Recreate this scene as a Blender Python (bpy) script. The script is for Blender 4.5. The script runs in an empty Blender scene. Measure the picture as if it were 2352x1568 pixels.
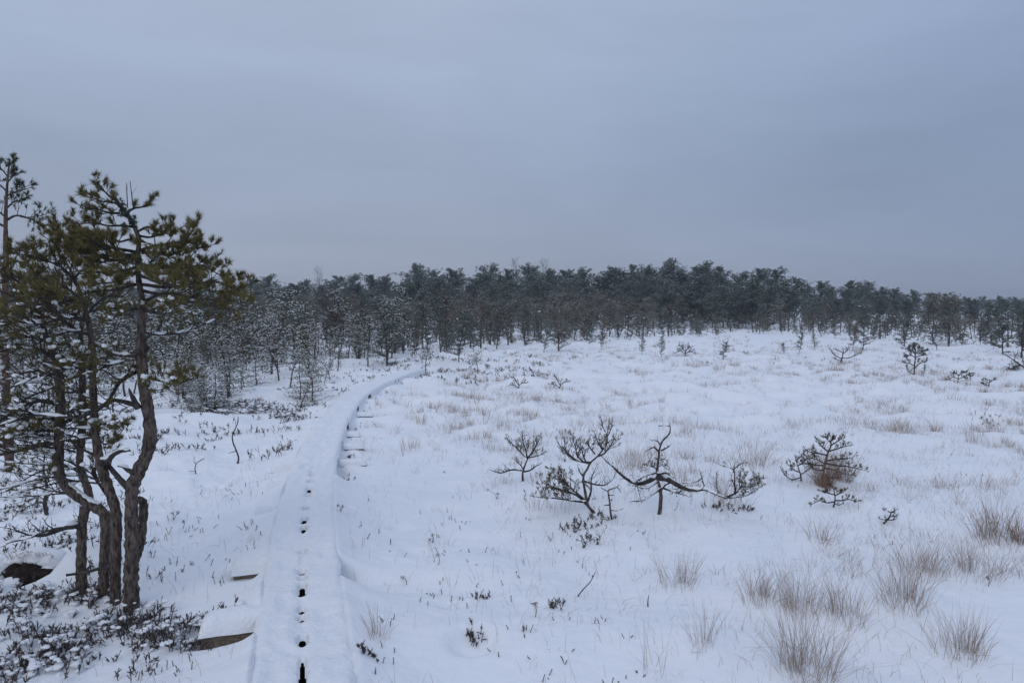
import bpy, math, random
import numpy as np
from mathutils import Vector
random.seed(7); rng = np.random.default_rng(11)
scene = bpy.context.scene
COL = scene.collection
# ------------------------------------------------------------------ camera
CAM_H = 2.10; F = 1568.0; CX = 1176.0; CY = 784.0; HORIZON = 715.0
PITCH = math.atan((CY - HORIZON) / F)
cam_d = bpy.data.cameras.new('camera'); cam = bpy.data.objects.new('camera', cam_d); COL.objects.link(cam)
cam_d.sensor_width = 36; cam_d.lens = 24.0; cam_d.clip_start = 0.05; cam_d.clip_end = 3000
cam.location = (0, 0, CAM_H); cam.rotation_euler = (math.radians(90) - PITCH, 0, 0)
scene.camera = cam
scene.view_settings.view_transform = 'Standard'; scene.view_settings.look = 'None'
scene.view_settings.exposure = 0.0; scene.view_settings.gamma = 1.0
scene.cycles.max_bounces = 6; scene.cycles.diffuse_bounces = 4; scene.cycles.transparent_max_bounces = 8
# ------------------------------------------------------------------ sky (overcast dusk)
SUN_EL, SUN_ROT = math.radians(38), math.radians(200)
w = bpy.data.worlds.new("World"); scene.world = w; w.use_nodes = True
nt = w.node_tree; N = nt.nodes; Lk = nt.links; N.clear()
def nd(t, **k):
    n = N.new(t)
    for a, b in k.items(): setattr(n, a, b)
    return n
out = nd('ShaderNodeOutputWorld'); bg = nd('ShaderNodeBackground'); bg.inputs[1].default_value = 0.1
sky = nd('ShaderNodeTexSky', sky_type='NISHITA', sun_disc=False)
sky.sun_elevation = SUN_EL; sky.sun_rotation = SUN_ROT
tc = nd('ShaderNodeTexCoord'); sep = nd('ShaderNodeSeparateXYZ'); Lk.new(tc.outputs['Generated'], sep.inputs[0])
ramp = nd('ShaderNodeValToRGB')          # cloud deck brightness rising towards the zenith
el = ramp.color_ramp.elements
def lin(r, g, b): return tuple(((c/255)/12.92 if c/255 <= .04045 else ((c/255+.055)/1.055)**2.4) for c in (r, g, b))
SKYC = [(0.0, lin(154, 164, 184)), (0.10, lin(152, 164, 186)), (0.20, lin(153, 168, 192)), (0.30, lin(162, 178, 203)), (0.42, lin(170, 185, 210)), (0.70, tuple(c*1.34 for c in lin(163, 175, 199))), (1.0, tuple(c*1.50 for c in lin(163, 175, 199)))]
el[0].position = 0; el[0].color = (*SKYC[0][1], 1); el[1].position = 1; el[1].color = (*SKYC[-1][1], 1)
for p, c in SKYC[1:-1]:
    e = el.new(p); e.color = (*c, 1)
Lk.new(sep.outputs['Z'], ramp.inputs[0])
# soft streaks of stratus
mp = nd('ShaderNodeMapping'); mp.inputs['Rotation'].default_value = (0, math.radians(16), 0); mp.inputs['Scale'].default_value = (1.0, 1.0, 4.2)
Lk.new(tc.outputs['Generated'], mp.inputs[0])
nz = nd('ShaderNodeTexNoise'); nz.inputs['Scale'].default_value = 2.1; nz.inputs['Detail'].default_value = 4; nz.inputs['Roughness'].default_value = .5
nz.inputs['Distortion'].default_value = .35
Lk.new(mp.outputs[0], nz.inputs['Vector'])
mr = nd('ShaderNodeMapRange'); mr.inputs['From Min'].default_value = .25; mr.inputs['From Max'].default_value = .75
mr.inputs['To Min'].default_value = .90; mr.inputs['To Max'].default_value = 1.10
Lk.new(nz.outputs['Fac'], mr.inputs['Value'])
# the deck is a little thicker and bluer to the right (east)
mx = nd('ShaderNodeMapRange'); mx.inputs['From Min'].default_value = -.1; mx.inputs['From Max'].default_value = .65
mx.inputs['To Min'].default_value = 0; mx.inputs['To Max'].default_value = 1
Lk.new(sep.outputs['X'], mx.inputs['Value'])
ew = nd('ShaderNodeMix', data_type='RGBA'); ew.inputs[6].default_value = (1.03, 1.01, 1.0, 1); ew.inputs[7].default_value = (0.79, 0.84, 0.92, 1)
Lk.new(mx.outputs[0], ew.inputs[0])
m1 = nd('ShaderNodeMix', data_type='RGBA', blend_type='MULTIPLY'); m1.inputs[0].default_value = 1
Lk.new(ramp.outputs[0], m1.inputs[6]); Lk.new(ew.outputs[2], m1.inputs[7])
sc1 = nd('ShaderNodeVectorMath', operation='SCALE'); Lk.new(m1.outputs[2], sc1.inputs[0]); Lk.new(mr.outputs[0], sc1.inputs['Scale'])
sc2 = nd('ShaderNodeVectorMath', operation='SCALE'); Lk.new(sc1.outputs[0], sc2.inputs[0]); sc2.inputs['Scale'].default_value = 10.0
m2 = nd('ShaderNodeMix', data_type='RGBA'); m2.inputs[0].default_value = 0.96
Lk.new(sky.outputs[0], m2.inputs[6]); Lk.new(sc2.outputs[0], m2.inputs[7])
Lk.new(m2.outputs[2], bg.inputs[0]); Lk.new(bg.outputs[0], out.inputs[0])
sd = bpy.data.lights.new('sun', 'SUN'); sd.energy = 0.5; sd.angle = math.radians(30); sd.color = (1.0, .98, .97)
sun = bpy.data.objects.new('sun', sd); COL.objects.link(sun)
sun.rotation_euler = Vector((math.sin(SUN_ROT)*math.cos(SUN_EL), math.cos(SUN_ROT)*math.cos(SUN_EL), math.sin(SUN_EL))).to_track_quat('Z', 'Y').to_euler()
# ------------------------------------------------------------------ maths helpers
def _hash(ix, iy, seed):
    h = (ix.astype(np.int64)*374761393 + iy.astype(np.int64)*668265263 + seed*1274126177) & 0xffffffff
    h = ((h ^ (h >> 13))*1274126177) & 0xffffffff
    h = h ^ (h >> 16)
    return (h & 0xffff)/65535.0*2*math.pi
def pn(x, y, seed=0):
    x = np.asarray(x, float); y = np.asarray(y, float)
    ix = np.floor(x); iy = np.floor(y); fx = x-ix; fy = y-iy
    u = fx*fx*fx*(fx*(fx*6-15)+10); v = fy*fy*fy*(fy*(fy*6-15)+10)
    def g(a, b):
        t = _hash(ix+a, iy+b, seed); return np.cos(t)*(fx-a)+np.sin(t)*(fy-b)
    return ((g(0,0)*(1-u)+g(1,0)*u)*(1-v)+(g(0,1)*(1-u)+g(1,1)*u)*v)*1.5
def sstep(a, b, x):
    t = np.clip((x-a)/(b-a), 0, 1); return t*t*(3-2*t)
def ray(px, py):
    x = (np.asarray(px, float)-CX)/F; u = (CY-np.asarray(py, float))/F
    cp, sp = math.cos(PITCH), math.sin(PITCH)
    return x, cp+u*sp, -sp+u*cp
def P3(px, py, Y):                          # point seen at a pixel of the photo, at distance Y
    dx, dy, dz = ray(px, py); t = Y/dy
    return np.array([dx*t, Y, CAM_H+dz*t])
# boardwalk centre line as x(y)
_DECK = .17
_bw_px = [(694.5,1568),(694,1426),(694,1277),(699,1169),(716,1088),(724,1052),(738,1015),(756,976),(778,945),(802,914),(830,895),(868,876),(912,859),(950,848)]
_by = []; _bx = []
for a, b in _bw_px:
    dx, dy, dz = ray(a, b); t = (_DECK+.06-CAM_H)/dz; _by.append(dy*t); _bx.append(dx*t)
_s = (_bx[1]-_bx[0])/(_by[1]-_by[0]); _by = [-2.0]+_by; _bx = [_bx[0]-_s*(_by[1]+2)]+_bx
_YEND = _by[-1]+.6; _by.append(31.0); _bx.append(_bx[-1]+(31-_YEND)*.35)
_by = np.array(_by); _bx = np.array(_bx)
_gy = np.linspace(-2, 31, 661); _gx = np.interp(_gy, _by, _bx)
for _ in range(2): _gx = np.convolve(np.pad(_gx, 12, mode='reflect', reflect_type='odd'), np.hanning(27)[1:-1]/np.hanning(27).sum(), 'valid')[:661]
_gs = np.gradient(_gx, _gy)
def xc(y): return np.interp(y, _gy, _gx)
def xs(y): return np.interp(y, _gy, _gs)
def bt(x, y):                               # signed distance across the boardwalk
    s = xs(y); return (x-xc(y))/np.sqrt(1+s*s)
HALF = .262
def depth_of(py, z=_DECK+.06):
    dx, dy, dz = ray(694, py); return float(dy*(z-CAM_H)/dz)
SLEEP_L = [depth_of(v) for v in (1377, 1262, 1199, 1144, 1092, 1052, 986, 958, 937, 915)]
SLEEP_R = [depth_of(v) for v in (1043, 1007, 980, 937, 908)]
HOLES = [(918,1211,.11,.05),(955,1266,.12,.035),(1040,1385,.11,.04),(832,1555,.08,.05),(1083,1462,.14,.09),(1625,1045,.06,.05),(800,1160,.05,.03),(880,1560,.1,.03)]
_hole_xy = []
def ground(x, y):
    x = np.asarray(x, float); y = np.asarray(y, float)
    r = np.hypot(x, y)
    field = sstep(8, 16, y)
    z = .05*pn(x/2.7, y/2.7, 1) + .022*pn(x/.9, y/.9, 2)
    z = z + (.010*pn(x/.30, y/.24, 3)+.006*pn(x/.11, y/.09, 13))*(1-sstep(12, 25, r))
    hm = np.maximum(0, pn(x/1.3+3.3, y/.95, 4)+.10)
    z = z + field*(.27*hm + .07*pn(x/.5, y/.42, 5)) + (1-field)*.07*hm
    z = z + .16*pn(x/14, y/11, 8)*sstep(12, 30, y)
    left = sstep(-1.9, -3.6, x-.0*y)*(1-sstep(9, 14, y))
    z = z + left*(.07+.10*pn(x/.8, y/.7, 6)+.035*pn(x/.3, y/.3, 12)+.045*np.maximum(0, pn(x/.15, y/.13, 15)))
    for gx, gy, a, s in ((-2.75, 4.75, .13, .50), (-3.6, 4.6, .08, .5), (-3.9, 5.6, .16, .5), (.95, 7.6, .17, .8), (2.0, 7.8, .10, .9), (-1.7, 3.3, .06, .5), (3.3, 4.7, .05, .6), (2.7, 5.0, .06, .4)):
        z = z + a*np.exp(-((x-gx)**2+(y-gy)**2)/(2*s*s))
    # beyond the field the wood stands a little higher
    z = z + 1.35*sstep(58, 105, y)
    for hx, hy, s, dd in _hole_xy:
        q = ((x-hx)**2+(y-hy)**2)/(s*s)
        z = z - dd*np.exp(-q*q*.9)
    near = (y < _YEND) & (y > -2)
    t = bt(x, y); at_ = np.abs(t)
    # side levels next to the deck
    rightflush = np.clip(sstep(9.6, 6.6, y) + .35, 0, 1)
    for c, ln in ((5.05, .18), (8.45, .45), (9.6, .3), (11.8, .6)):
        rightflush = rightflush*(1-.9*np.exp(-((y-c)/ln)**4))
    leftflush = .85 + .45*pn(y/1.3, y*0+3, 9) + sstep(4.0, 3.6, y)
    flush = np.where(t > 0, rightflush, np.clip(leftflush, 0, 1))
    rightflush = np.maximum(rightflush, sstep(13.8, 16.5, y)); leftflush = np.maximum(leftflush, sstep(11, 15, y))
    target = _DECK + .058 + .022*pn(x/.3, y/.25, 14)
    blend = np.exp(-np.maximum(0, at_-.27)/.30)
    z = np.where(near, z*(1-blend*.8) + blend*.8*(target*flush + (1-flush)*.05)*1.25, z)
    notch = (1-flush)*np.exp(-((at_-.31)/.08)**2)*.06
    z = np.where(near, z-notch, z)
    # snow hollows on the near side of each left sleeper
    for i, sy in enumerate(SLEEP_L):
        cx_ = xc(sy)-(.44 if i == 0 else .41)
        a = (.20,.075,.02,.03,.04,.045,.055,.03,.03,.02)[i]
        if i < 2:
            mk = np.exp(-((x-cx_)/(.27 if i == 0 else .17))**8-np.abs((y-(sy-.17))/.15)**3); z = z*(1-mk)+mk*np.minimum(z, .012 if i == 0 else .07)
        else: z = z - a*np.exp(-((x-cx_)/.22)**6-((y-(sy-.18))/.15)**2)
        z = z + (.02)*np.exp(-((x-cx_)/.2)**4-((y-(sy+.18))/.12)**2)
    for sy in SLEEP_R:
        cx_ = xc(sy)+.45
        z = z - .02*np.exp(-((x-cx_)/.25)**4-((y-(sy-.2))/.16)**2)
    under = sstep(.258, .215, at_)
    z = np.where(near, z*(1-under)+under*np.minimum(z, .06), z)
    return z
_TS = 2.4*np.exp(np.linspace(0, 1, 700)*math.log(60))
def at(px, py, it=14):                      # first ground point met by the ray through a pixel of the photo
    dx, dy, dz = ray(px, py); t = _TS/dy
    g = ground(dx*t, dy*t); h = CAM_H+dz*t-g; k = np.nonzero(h < 0)[0]; k = int(k[0]) if len(k) else len(t)-1
    k = max(1, k); f = h[k-1]/(h[k-1]-h[k]+1e-9); tt_ = t[k-1]+(t[k]-t[k-1])*min(1, max(0, f))
    return np.array([dx*tt_, dy*tt_, float(ground(dx*tt_, dy*tt_))])
for a, b, s, dd in HOLES:
    p = at(a, b); _hole_xy.append((float(p[0]), float(p[1]), s, dd))
for a, b, s in ((1555,1340,.26),(1742,1378,.22),(1838,1402,.28),(1945,1420,.25),(1855,1545,.3),(2075,1385,.3),(2120,1318,.3),(2248,1318,.3),(2290,1235,.3),(2205,1500,.3),(1608,1480,.2),(1730,1070,.3),(1452,1075,.2),(1885,1242,.2),(1232,1360,.3),(1420,1250,.4),(2000,1160,.5),(1100,1300,.35)):
    p = at(a, b); _hole_xy.append((float(p[0]), float(p[1]), s, -.045))
p = at(62, 1292); _hole_xy.append((float(p[0]), float(p[1]), .20, .12))
CAVE = p
# ------------------------------------------------------------------ mesh helpers
class MB:
    def __init__(s): s.v = []; s.t = []; s.q = []; s.n = 0
    def add(s, V, tris=None, quads=None, m=0):
        V = np.asarray(V, np.float32).reshape(-1, 3)
        if tris is not None and len(tris): s.t.append((np.asarray(tris, np.int64)+s.n, m))
        if quads is not None and len(quads): s.q.append((np.asarray(quads, np.int64)+s.n, m))
        s.v.append(V); s.n += len(V)
    def build(s, name, mats, parent=None, smooth=True, origin=(0,0,0)):
        V = np.concatenate(s.v) if s.v else np.zeros((0, 3), np.float32)
        V = V-np.asarray(origin, np.float32)
        me = bpy.data.meshes.new(name)
        T = np.concatenate([a.reshape(-1, 3) for a, _ in s.t]) if s.t else np.zeros((0, 3), int)
        Q = np.concatenate([a.reshape(-1, 4) for a, _ in s.q]) if s.q else np.zeros((0, 4), int)
        mt = np.concatenate([np.full(a.reshape(-1, 3).shape[0], m) for a, m in s.t]+[np.full(a.reshape(-1, 4).shape[0], m) for a, m in s.q]) if (s.t or s.q) else np.zeros(0)
        me.vertices.add(len(V)); me.vertices.foreach_set('co', V.ravel())
        me.loops.add(T.size+Q.size); me.loops.foreach_set('vertex_index', np.concatenate([T.ravel(), Q.ravel()]).astype(np.int32))
        me.polygons.add(len(T)+len(Q))
        st = np.concatenate([np.arange(len(T))*3, len(T)*3+np.arange(len(Q))*4]).astype(np.int32)
        me.polygons.foreach_set('loop_start', st)
        if not isinstance(mats, (list, tuple)): mats = [mats]
        for m in mats: me.materials.append(m)
        me.polygons.foreach_set('material_index', mt.astype(np.int32))
        me.polygons.foreach_set('use_smooth', np.full(len(T)+len(Q), smooth))
        me.update(calc_edges=True)
        o = bpy.data.objects.new(name, me); COL.objects.link(o)
        if parent is not None: o.parent = parent
        return o
def tag(o, label=None, cat=None, group=None, kind=None):
    if label: o['label'] = label
    if cat: o['category'] = cat
    if group: o['group'] = group
    if kind: o['kind'] = kind
    return o
def empty(name, loc, label, cat, group=None):
    o = bpy.data.objects.new(name, None); o.empty_display_size = .1; COL.objects.link(o); o.location = loc
    return tag(o, label, cat, group)
def copy_tree(o, loc, rz, sc, label=None, group=None, parent=None):
    c = o.copy(); COL.objects.link(c)
    if parent is None:
        c.location = loc; c.rotation_euler = (random.uniform(-.03, .03), random.uniform(-.03, .03), rz); c.scale = sc if hasattr(sc, '__len__') else (sc, sc, sc)
        if label: c['label'] = label
        if group: c['group'] = group
    else: c.parent = parent
    for ch in o.children: copy_tree(ch, None, 0, 1, parent=c)
    return c
def nrm(v):
    v = np.asarray(v, float); return v/(np.linalg.norm(v, axis=-1, keepdims=True)+1e-9)
def cr(pts, step):                          # Catmull-Rom resample of (x,y,z,r)
    P = np.asarray(pts, float)
    if len(P) < 2: return P
    P = np.vstack([2*P[0]-P[1], P, 2*P[-1]-P[-2]])
    o = []
    for i in range(1, len(P)-2):
        n = max(1, int(np.linalg.norm(P[i+1, :3]-P[i, :3])/step))
        t = (np.arange(n)/n)[:, None]
        a, b, c, d = P[i-1], P[i], P[i+1], P[i+2]
        o.append(.5*((2*b)+(-a+c)*t+(2*a-5*b+4*c-d)*t*t+(-a+3*b-3*c+d)*t**3))
    o.append(P[-2][None])
    r = np.vstack(o); r[:, 3] = np.maximum(r[:, 3], .0006)
    return r
def tube(mb, path, sides=5, m=0, rough=0, seed=0, cap=True):
    P = np.asarray(path, float); n = len(P)
    T = np.gradient(P[:, :3], axis=0); T = nrm(T)
    ref = np.array([0, 0, 1.]) if abs(T[0, 2]) < .8 else np.array([0, 1., 0])
    A = nrm(np.cross(T, ref)); B = np.cross(T, A)
    an = np.arange(sides)/sides*2*math.pi
    ca, sa = np.cos(an), np.sin(an)
    R = P[:, 3][:, None]*np.ones((1, sides))
    if rough:
        R = R*(1+rough*rng.uniform(-1, 1, (n, sides))+rough*1.2*rng.uniform(-1, 1, (n, 1)))
    V = P[:, None, :3]+R[..., None]*(ca[None, :, None]*A[:, None]+sa[None, :, None]*B[:, None])
    i = np.arange(n-1)[:, None]*sides; j = np.arange(sides)[None]; j2 = (j+1) % sides
    Q = np.stack([i+j, i+j2, i+sides+j2, i+sides+j], -1).reshape(-1, 4)
    V = V.reshape(-1, 3)
    if cap:
        V = np.vstack([V, P[-1, :3]]); k = (n-1)*sides
        Tr = np.stack([k+np.arange(sides), k+(np.arange(sides)+1) % sides, np.full(sides, len(V)-1)], -1)
        mb.add(V, Tr, Q, m)
    else: mb.add(V, None, Q, m)
# icosphere template for snow lumps
def _ico(sub):
    t = (1+5**.5)/2
    v = [(-1,t,0),(1,t,0),(-1,-t,0),(1,-t,0),(0,-1,t),(0,1,t),(0,-1,-t),(0,1,-t),(t,0,-1),(t,0,1),(-t,0,-1),(-t,0,1)]
    f = [(0,11,5),(0,5,1),(0,1,7),(0,7,10),(0,10,11),(1,5,9),(5,11,4),(11,10,2),(10,7,6),(7,1,8),(3,9,4),(3,4,2),(3,2,6),(3,6,8),(3,8,9),(4,9,5),(2,4,11),(6,2,10),(8,6,7),(9,8,1)]
    v = [np.array(a)/np.linalg.norm(a) for a in v]
    for _ in range(sub):
        nf = []; mid = {}
        def m(a, b):
            k = (min(a, b), max(a, b))
            if k not in mid: c = v[a]+v[b]; mid[k] = len(v); v.append(c/np.linalg.norm(c))
            return mid[k]
        for a, b, c in f:
            x, y, z = m(a, b), m(b, c), m(c, a); nf += [(a, x, z), (b, y, x), (c, z, y), (x, y, z)]
        f = nf
    return np.array(v), np.array(f)
ICO0 = _ico(0); ICO1 = _ico(1); ICO2 = _ico(2)
def lumps(mb, P, S, flat=.55, ico=ICO1, m=0, jit=.22):
    P = np.asarray(P, float).reshape(-1, 3); S = np.asarray(S, float).ravel(); n = len(P)
    if n == 0: return
    V, Fc = ico; k = len(V)
    W = V[None]*(1+rng.uniform(-jit, jit, (n, k, 1)))
    sx = rng.uniform(.75, 1.3, (n, 1)); sy = rng.uniform(.75, 1.3, (n, 1)); a = rng.uniform(0, 6.28, (n, 1))
    X = W[..., 0]*sx; Y = W[..., 1]*sy
    W = np.stack([X*np.cos(a)-Y*np.sin(a), X*np.sin(a)+Y*np.cos(a), W[..., 2]*flat*rng.uniform(.8, 1.25, (n, 1))], -1)
    W = P[:, None]+W*S[:, None, None]
    mb.add(W, (Fc[None]+(np.arange(n)*k)[:, None, None]).reshape(-1, 3), None, m)
def needles(mb, P, D, L, n=24, w=.0022, m=0, spread=(12, 72), back=.7):
    P = np.asarray(P, float).reshape(-1, 3); D = nrm(np.asarray(D, float).reshape(-1, 3)); L = np.asarray(L, float).ravel(); N_ = len(P)
    if N_ == 0: return
    ref = np.where(np.abs(D[:, 2:3]) < .9, [[0, 0, 1.]], [[1., 0, 0]])
    A = nrm(np.cross(D, ref)); B = np.cross(D, A)
    ph = rng.uniform(0, 6.283, (N_, n)); th = np.radians(rng.uniform(spread[0], spread[1], (N_, n)))
    dirs = D[:, None]*np.cos(th)[..., None]+(A[:, None]*np.cos(ph)[..., None]+B[:, None]*np.sin(ph)[..., None])*np.sin(th)[..., None]
    org = P[:, None]-D[:, None]*(rng.uniform(0, back, (N_, n))*L[:, None])[..., None]
    ln = L[:, None]*rng.uniform(.7, 1.1, (N_, n))
    side = nrm(np.cross(dirs, rng.normal(size=(N_, n, 3))))*w
    tip = org+dirs*ln[..., None]
    V = np.stack([org-side, org+side, tip], 2)
    mb.add(V, np.arange(N_*n*3).reshape(-1, 3), None, m)
# ------------------------------------------------------------------ materials
def vary(m, lo, hi, tint):
    # trees differ: each tree's own random value shifts its foliage tone
    t = m.node_tree; b = t.nodes['Principled BSDF']; src = b.inputs['Base Color'].links[0].from_socket
    oi = t.nodes.new('ShaderNodeObjectInfo'); r = t.nodes.new('ShaderNodeValToRGB'); e = r.color_ramp.elements
    e[0].color = (lo, lo, lo, 1); e[1].color = (hi, hi, hi, 1); k = e.new(.5); k.color = (*tint, 1)
    t.links.new(oi.outputs['Random'], r.inputs[0]); x = t.nodes.new('ShaderNodeMix'); x.data_type = 'RGBA'; x.blend_type = 'MULTIPLY'; x.inputs[0].default_value = 1
    t.links.new(src, x.inputs[6]); t.links.new(r.outputs[0], x.inputs[7]); t.links.new(x.outputs[2], b.inputs['Base Color'])
def mat(name, c1, c2=None, scale=8, rough=.8, bump=0, bscale=40, island=False, c3=None, c3t=.62, detail=5, spec=.2, stretch=None):
    m = bpy.data.materials.new(name); m.use_nodes = True; t = m.node_tree; b = t.nodes['Principled BSDF']
    b.inputs['Roughness'].default_value = rough; b.inputs['Specular IOR Level'].default_value = spec
    if c2 is None: b.inputs['Base Color'].default_value = (*c1, 1)
    else:
        tcn = t.nodes.new('ShaderNodeTexCoord'); src = tcn.outputs['Object']
        if stretch:
            mpn = t.nodes.new('ShaderNodeMapping'); mpn.inputs['Scale'].default_value = stretch; t.links.new(src, mpn.inputs[0]); src = mpn.outputs[0]
        if island:
            g = t.nodes.new('ShaderNodeNewGeometry'); fac = g.outputs['Random Per Island']
        else:
            n = t.nodes.new('ShaderNodeTexNoise'); n.inputs['Scale'].default_value = scale; n.inputs['Detail'].default_value = detail
            t.links.new(src, n.inputs['Vector']); fac = n.outputs['Fac']
        r = t.nodes.new('ShaderNodeValToRGB'); e = r.color_ramp.elements
        e[0].position = .0 if island else .35; e[0].color = (*c1, 1); e[1].position = 1.0 if island else .65; e[1].color = (*c2, 1)
        t.links.new(fac, r.inputs[0]); o = r.outputs[0]
        if c3:
            n2 = t.nodes.new('ShaderNodeTexNoise'); n2.inputs['Scale'].default_value = scale*1.7; n2.inputs['Detail'].default_value = 6
            t.links.new(src, n2.inputs['Vector'])
            r2 = t.nodes.new('ShaderNodeValToRGB'); r2.color_ramp.elements[0].position = c3t; r2.color_ramp.elements[1].position = c3t+.06
            t.links.new(n2.outputs['Fac'], r2.inputs[0])
            mxx = t.nodes.new('ShaderNodeMix'); mxx.data_type = 'RGBA'; t.links.new(r2.outputs[0], mxx.inputs[0]); t.links.new(o, mxx.inputs[6]); mxx.inputs[7].default_value = (*c3, 1); o = mxx.outputs[2]
        t.links.new(o, b.inputs['Base Color'])
        if bump:
            nb = t.nodes.new('ShaderNodeTexNoise'); nb.inputs['Scale'].default_value = bscale; nb.inputs['Detail'].default_value = 6; t.links.new(src, nb.inputs['Vector'])
            bp = t.nodes.new('ShaderNodeBump'); bp.inputs['Strength'].default_value = 1; bp.inputs['Distance'].default_value = bump
            t.links.new(nb.outputs['Fac'], bp.inputs['Height']); t.links.new(bp.outputs[0], b.inputs['Normal'])
    return m
M_SNOW = mat('snow', (.86, .88, .90), (.90, .905, .915), 3, .75, .010, 18, spec=.15)
M_SNOWD = mat('deck_snow', (.86, .88, .90), (.90, .905, .915), 6, .75, .012, 45, spec=.15)
M_LUMP = mat('clinging_snow', (.86, .88, .90), (.90, .91, .92), 20, .8, .004, 120, spec=.1)
M_BARK = mat('pine_bark', (.036, .028, .024), (.185, .142, .120), 60, .95, .03, 60, c3=(.13, .145, .125), c3t=.64, stretch=(1, 1, .28))
M_BARKR = mat('reddish_bark', (.07, .045, .035), (.16, .10, .075), 26, .95, .006, 60, stretch=(1, 1, .4))
M_TWIG = mat('twig_bark', (.030, .026, .026), (.085, .072, .068), 30, .95, .002, 90, c3=(.13, .15, .14), c3t=.66)
M_FARBARK = mat('far_bark', (.06, .05, .047), (.13, .11, .10), 12, .95)
M_NEED = mat('olive_needles', (.060, .056, .024), (.235, .19, .070), island=True, rough=.6)
M_NEED2 = mat('green_needles', (.030, .040, .020), (.085, .095, .040), island=True, rough=.6)
M_FAR = mat('far_needles', (.052, .068, .060), (.135, .158, .132), island=True, rough=.8)
M_MID = mat('mid_needles', (.075, .072, .060), (.175, .165, .130), island=True, rough=.8)
M_GRASS = mat('dry_grass', (.24, .18, .14), (.50, .39, .30), island=True, rough=.8)
M_GRASSR = mat('rusty_grass', (.19, .115, .08), (.38, .25, .17), island=True, rough=.8)
M_HEATH = mat('heather', (.060, .044, .040), (.20, .155, .14), island=True, rough=.85)
M_WOOD = mat('weathered_plank', (.11, .085, .065), (.23, .18, .14), 5, .8, .003, 30, stretch=(1, 14, 14))
M_PEAT = mat('peat', (.012, .009, .008), (.04, .028, .022), 30, .95, .01, 60)
vary(M_FAR, .7, 1.5, (1.05, 1.1, .95)); vary(M_MID, .75, 1.6, (1.15, 1.0, .85))
# ------------------------------------------------------------------ the snow ground
def geo(a, b, s0, k):
    r = [a]; s = s0; sg = 1 if b > a else -1
    while (b-r[-1])*sg > 0: r.append(r[-1]+sg*s); s *= k
    return r
gx = np.array(sorted(set(np.round(np.concatenate([np.arange(-9, 9.001, .04), np.arange(-3.42, -.9, .04), geo(9, 420, .06, 1.07)[1:], geo(-9, -420, .06, 1.07)[1:]]), 5))))
gy = np.array(sorted(set(np.round(np.concatenate([geo(2.4, -60, .1, 1.25), np.arange(2.4, 9.5, .024), np.arange(9.5, 20, .05), geo(20, 75, .07, 1.008), geo(75, 600, .6, 1.06)[1:]]), 5))))
GX, GY = np.meshgrid(gx, gy); GZ = ground(GX, GY)
# crisp notch walls come from the fine grid; the sheet is one mesh
mb = MB(); nx, ny = len(gx), len(gy)
i = (np.arange(ny-1)[:, None]*nx+np.arange(nx-1)[None]); mb.add(np.stack([GX, GY, GZ], -1), None, np.stack([i, i+1, i+nx+1, i+nx], -1).reshape(-1, 4))
tag(mb.build('snow_ground', M_SNOW), kind='structure')
# ------------------------------------------------------------------ boardwalk
bw = empty('boardwalk', (float(xc(4.0)), 4.0, .0), 'snow-covered plank boardwalk with a dark slit down its middle, curving to the trees', 'boardwalk')
BO = np.array([float(xc(4.0)), 4.0, 0.0])
def on_bw(y, t, z):
    s = xs(y); n = np.sqrt(1+s*s); return np.stack([xc(y)+t/n, y-s*t/n, z+0*y], -1)
slits = [(1568,1507),(1471,1456),(1418,1411),(1398,1391),(1358,1338),(1327,1324),(1312,1305),(1267,1262),(1217,1206),(1196,1185),(1166,1162),(1137,1135),(1131,1129),(1125,1116),(1103,1101),(1091,1089),(1085,1082)]
SL = [(depth_of(a), depth_of(b)) for a, b in slits]; SL[0] = (1.2, SL[0][1])
yy = np.concatenate([np.arange(-1.9, 2.5, .1), np.arange(2.5, 9, .0125), np.arange(9, 14, .03), np.arange(14, _YEND-.1, .08)])
tt = np.concatenate([[-HALF-.002, -HALF-.012, -HALF-.008, -HALF+.008], np.arange(-HALF+.03, -.03, .022), [-.026, -.019, -.013, -.008, 0, .008, .013, .019, .026], np.arange(.04, HALF-.02, .022), [HALF-.008, HALF+.008, HALF+.012, HALF+.002]])
YY, TT = np.meshgrid(yy, tt, indexing='ij')
thick = .060+.016*pn(YY/.5, TT/.25, 21)+.011*pn(YY/.13, TT/.09, 22)+.005*pn(YY/.04, TT/.045, 23)
edge = np.clip((HALF+.012-np.abs(TT))/.05, 0, 1); prof = np.sqrt(1-(1-edge)**2)
skirt_r = np.ones(len(yy)); skirt_l = np.ones(len(yy))
for a_, b_ in ((4.85, 5.3), (8.15, 8.95), (9.85, 10.35), (11.1, 11.8), (13.4, 13.9), (15.6, 16)): skirt_r[(yy > a_) & (yy < b_)] = 0
for a_ in SLEEP_L: skirt_l[(yy > a_-.2) & (yy < a_-.02)] = 0
prof[:, 0] = 0; prof[:, -1] = 0; prof[:, 1] = .35; prof[:, -2] = .35
worn = sstep(.12, .0, np.abs(TT))*.010*(.5+pn(YY/.3, TT*0, 24))
ZZ = _DECK+thick*prof-worn
wob = .022*pn(YY/.35, TT*0+np.sign(TT)*3, 25)+.006*pn(YY/.09, TT*0+np.sign(TT)*5, 26)
TW = TT+wob*np.clip((np.abs(TT)-.2)/.085, 0, 1)*np.sign(TT)
openm = np.zeros(len(yy), bool); openp = np.zeros(len(yy)); opend = np.zeros(len(yy))
for a, b in SL:
    ln = b-a; c = .5*(a+b)
    u = np.abs(yy-c)/(ln*.5+.024)
    openm |= u < 1; openp = np.maximum(openp, np.sqrt(np.clip(1-u**3, 0, 1)))
    opend = np.maximum(opend, np.clip(1.35-u, 0, 1)*min(1, .4+ln*4))
jit = .5+.5*pn(yy/.05, yy*0, 27)
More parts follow.
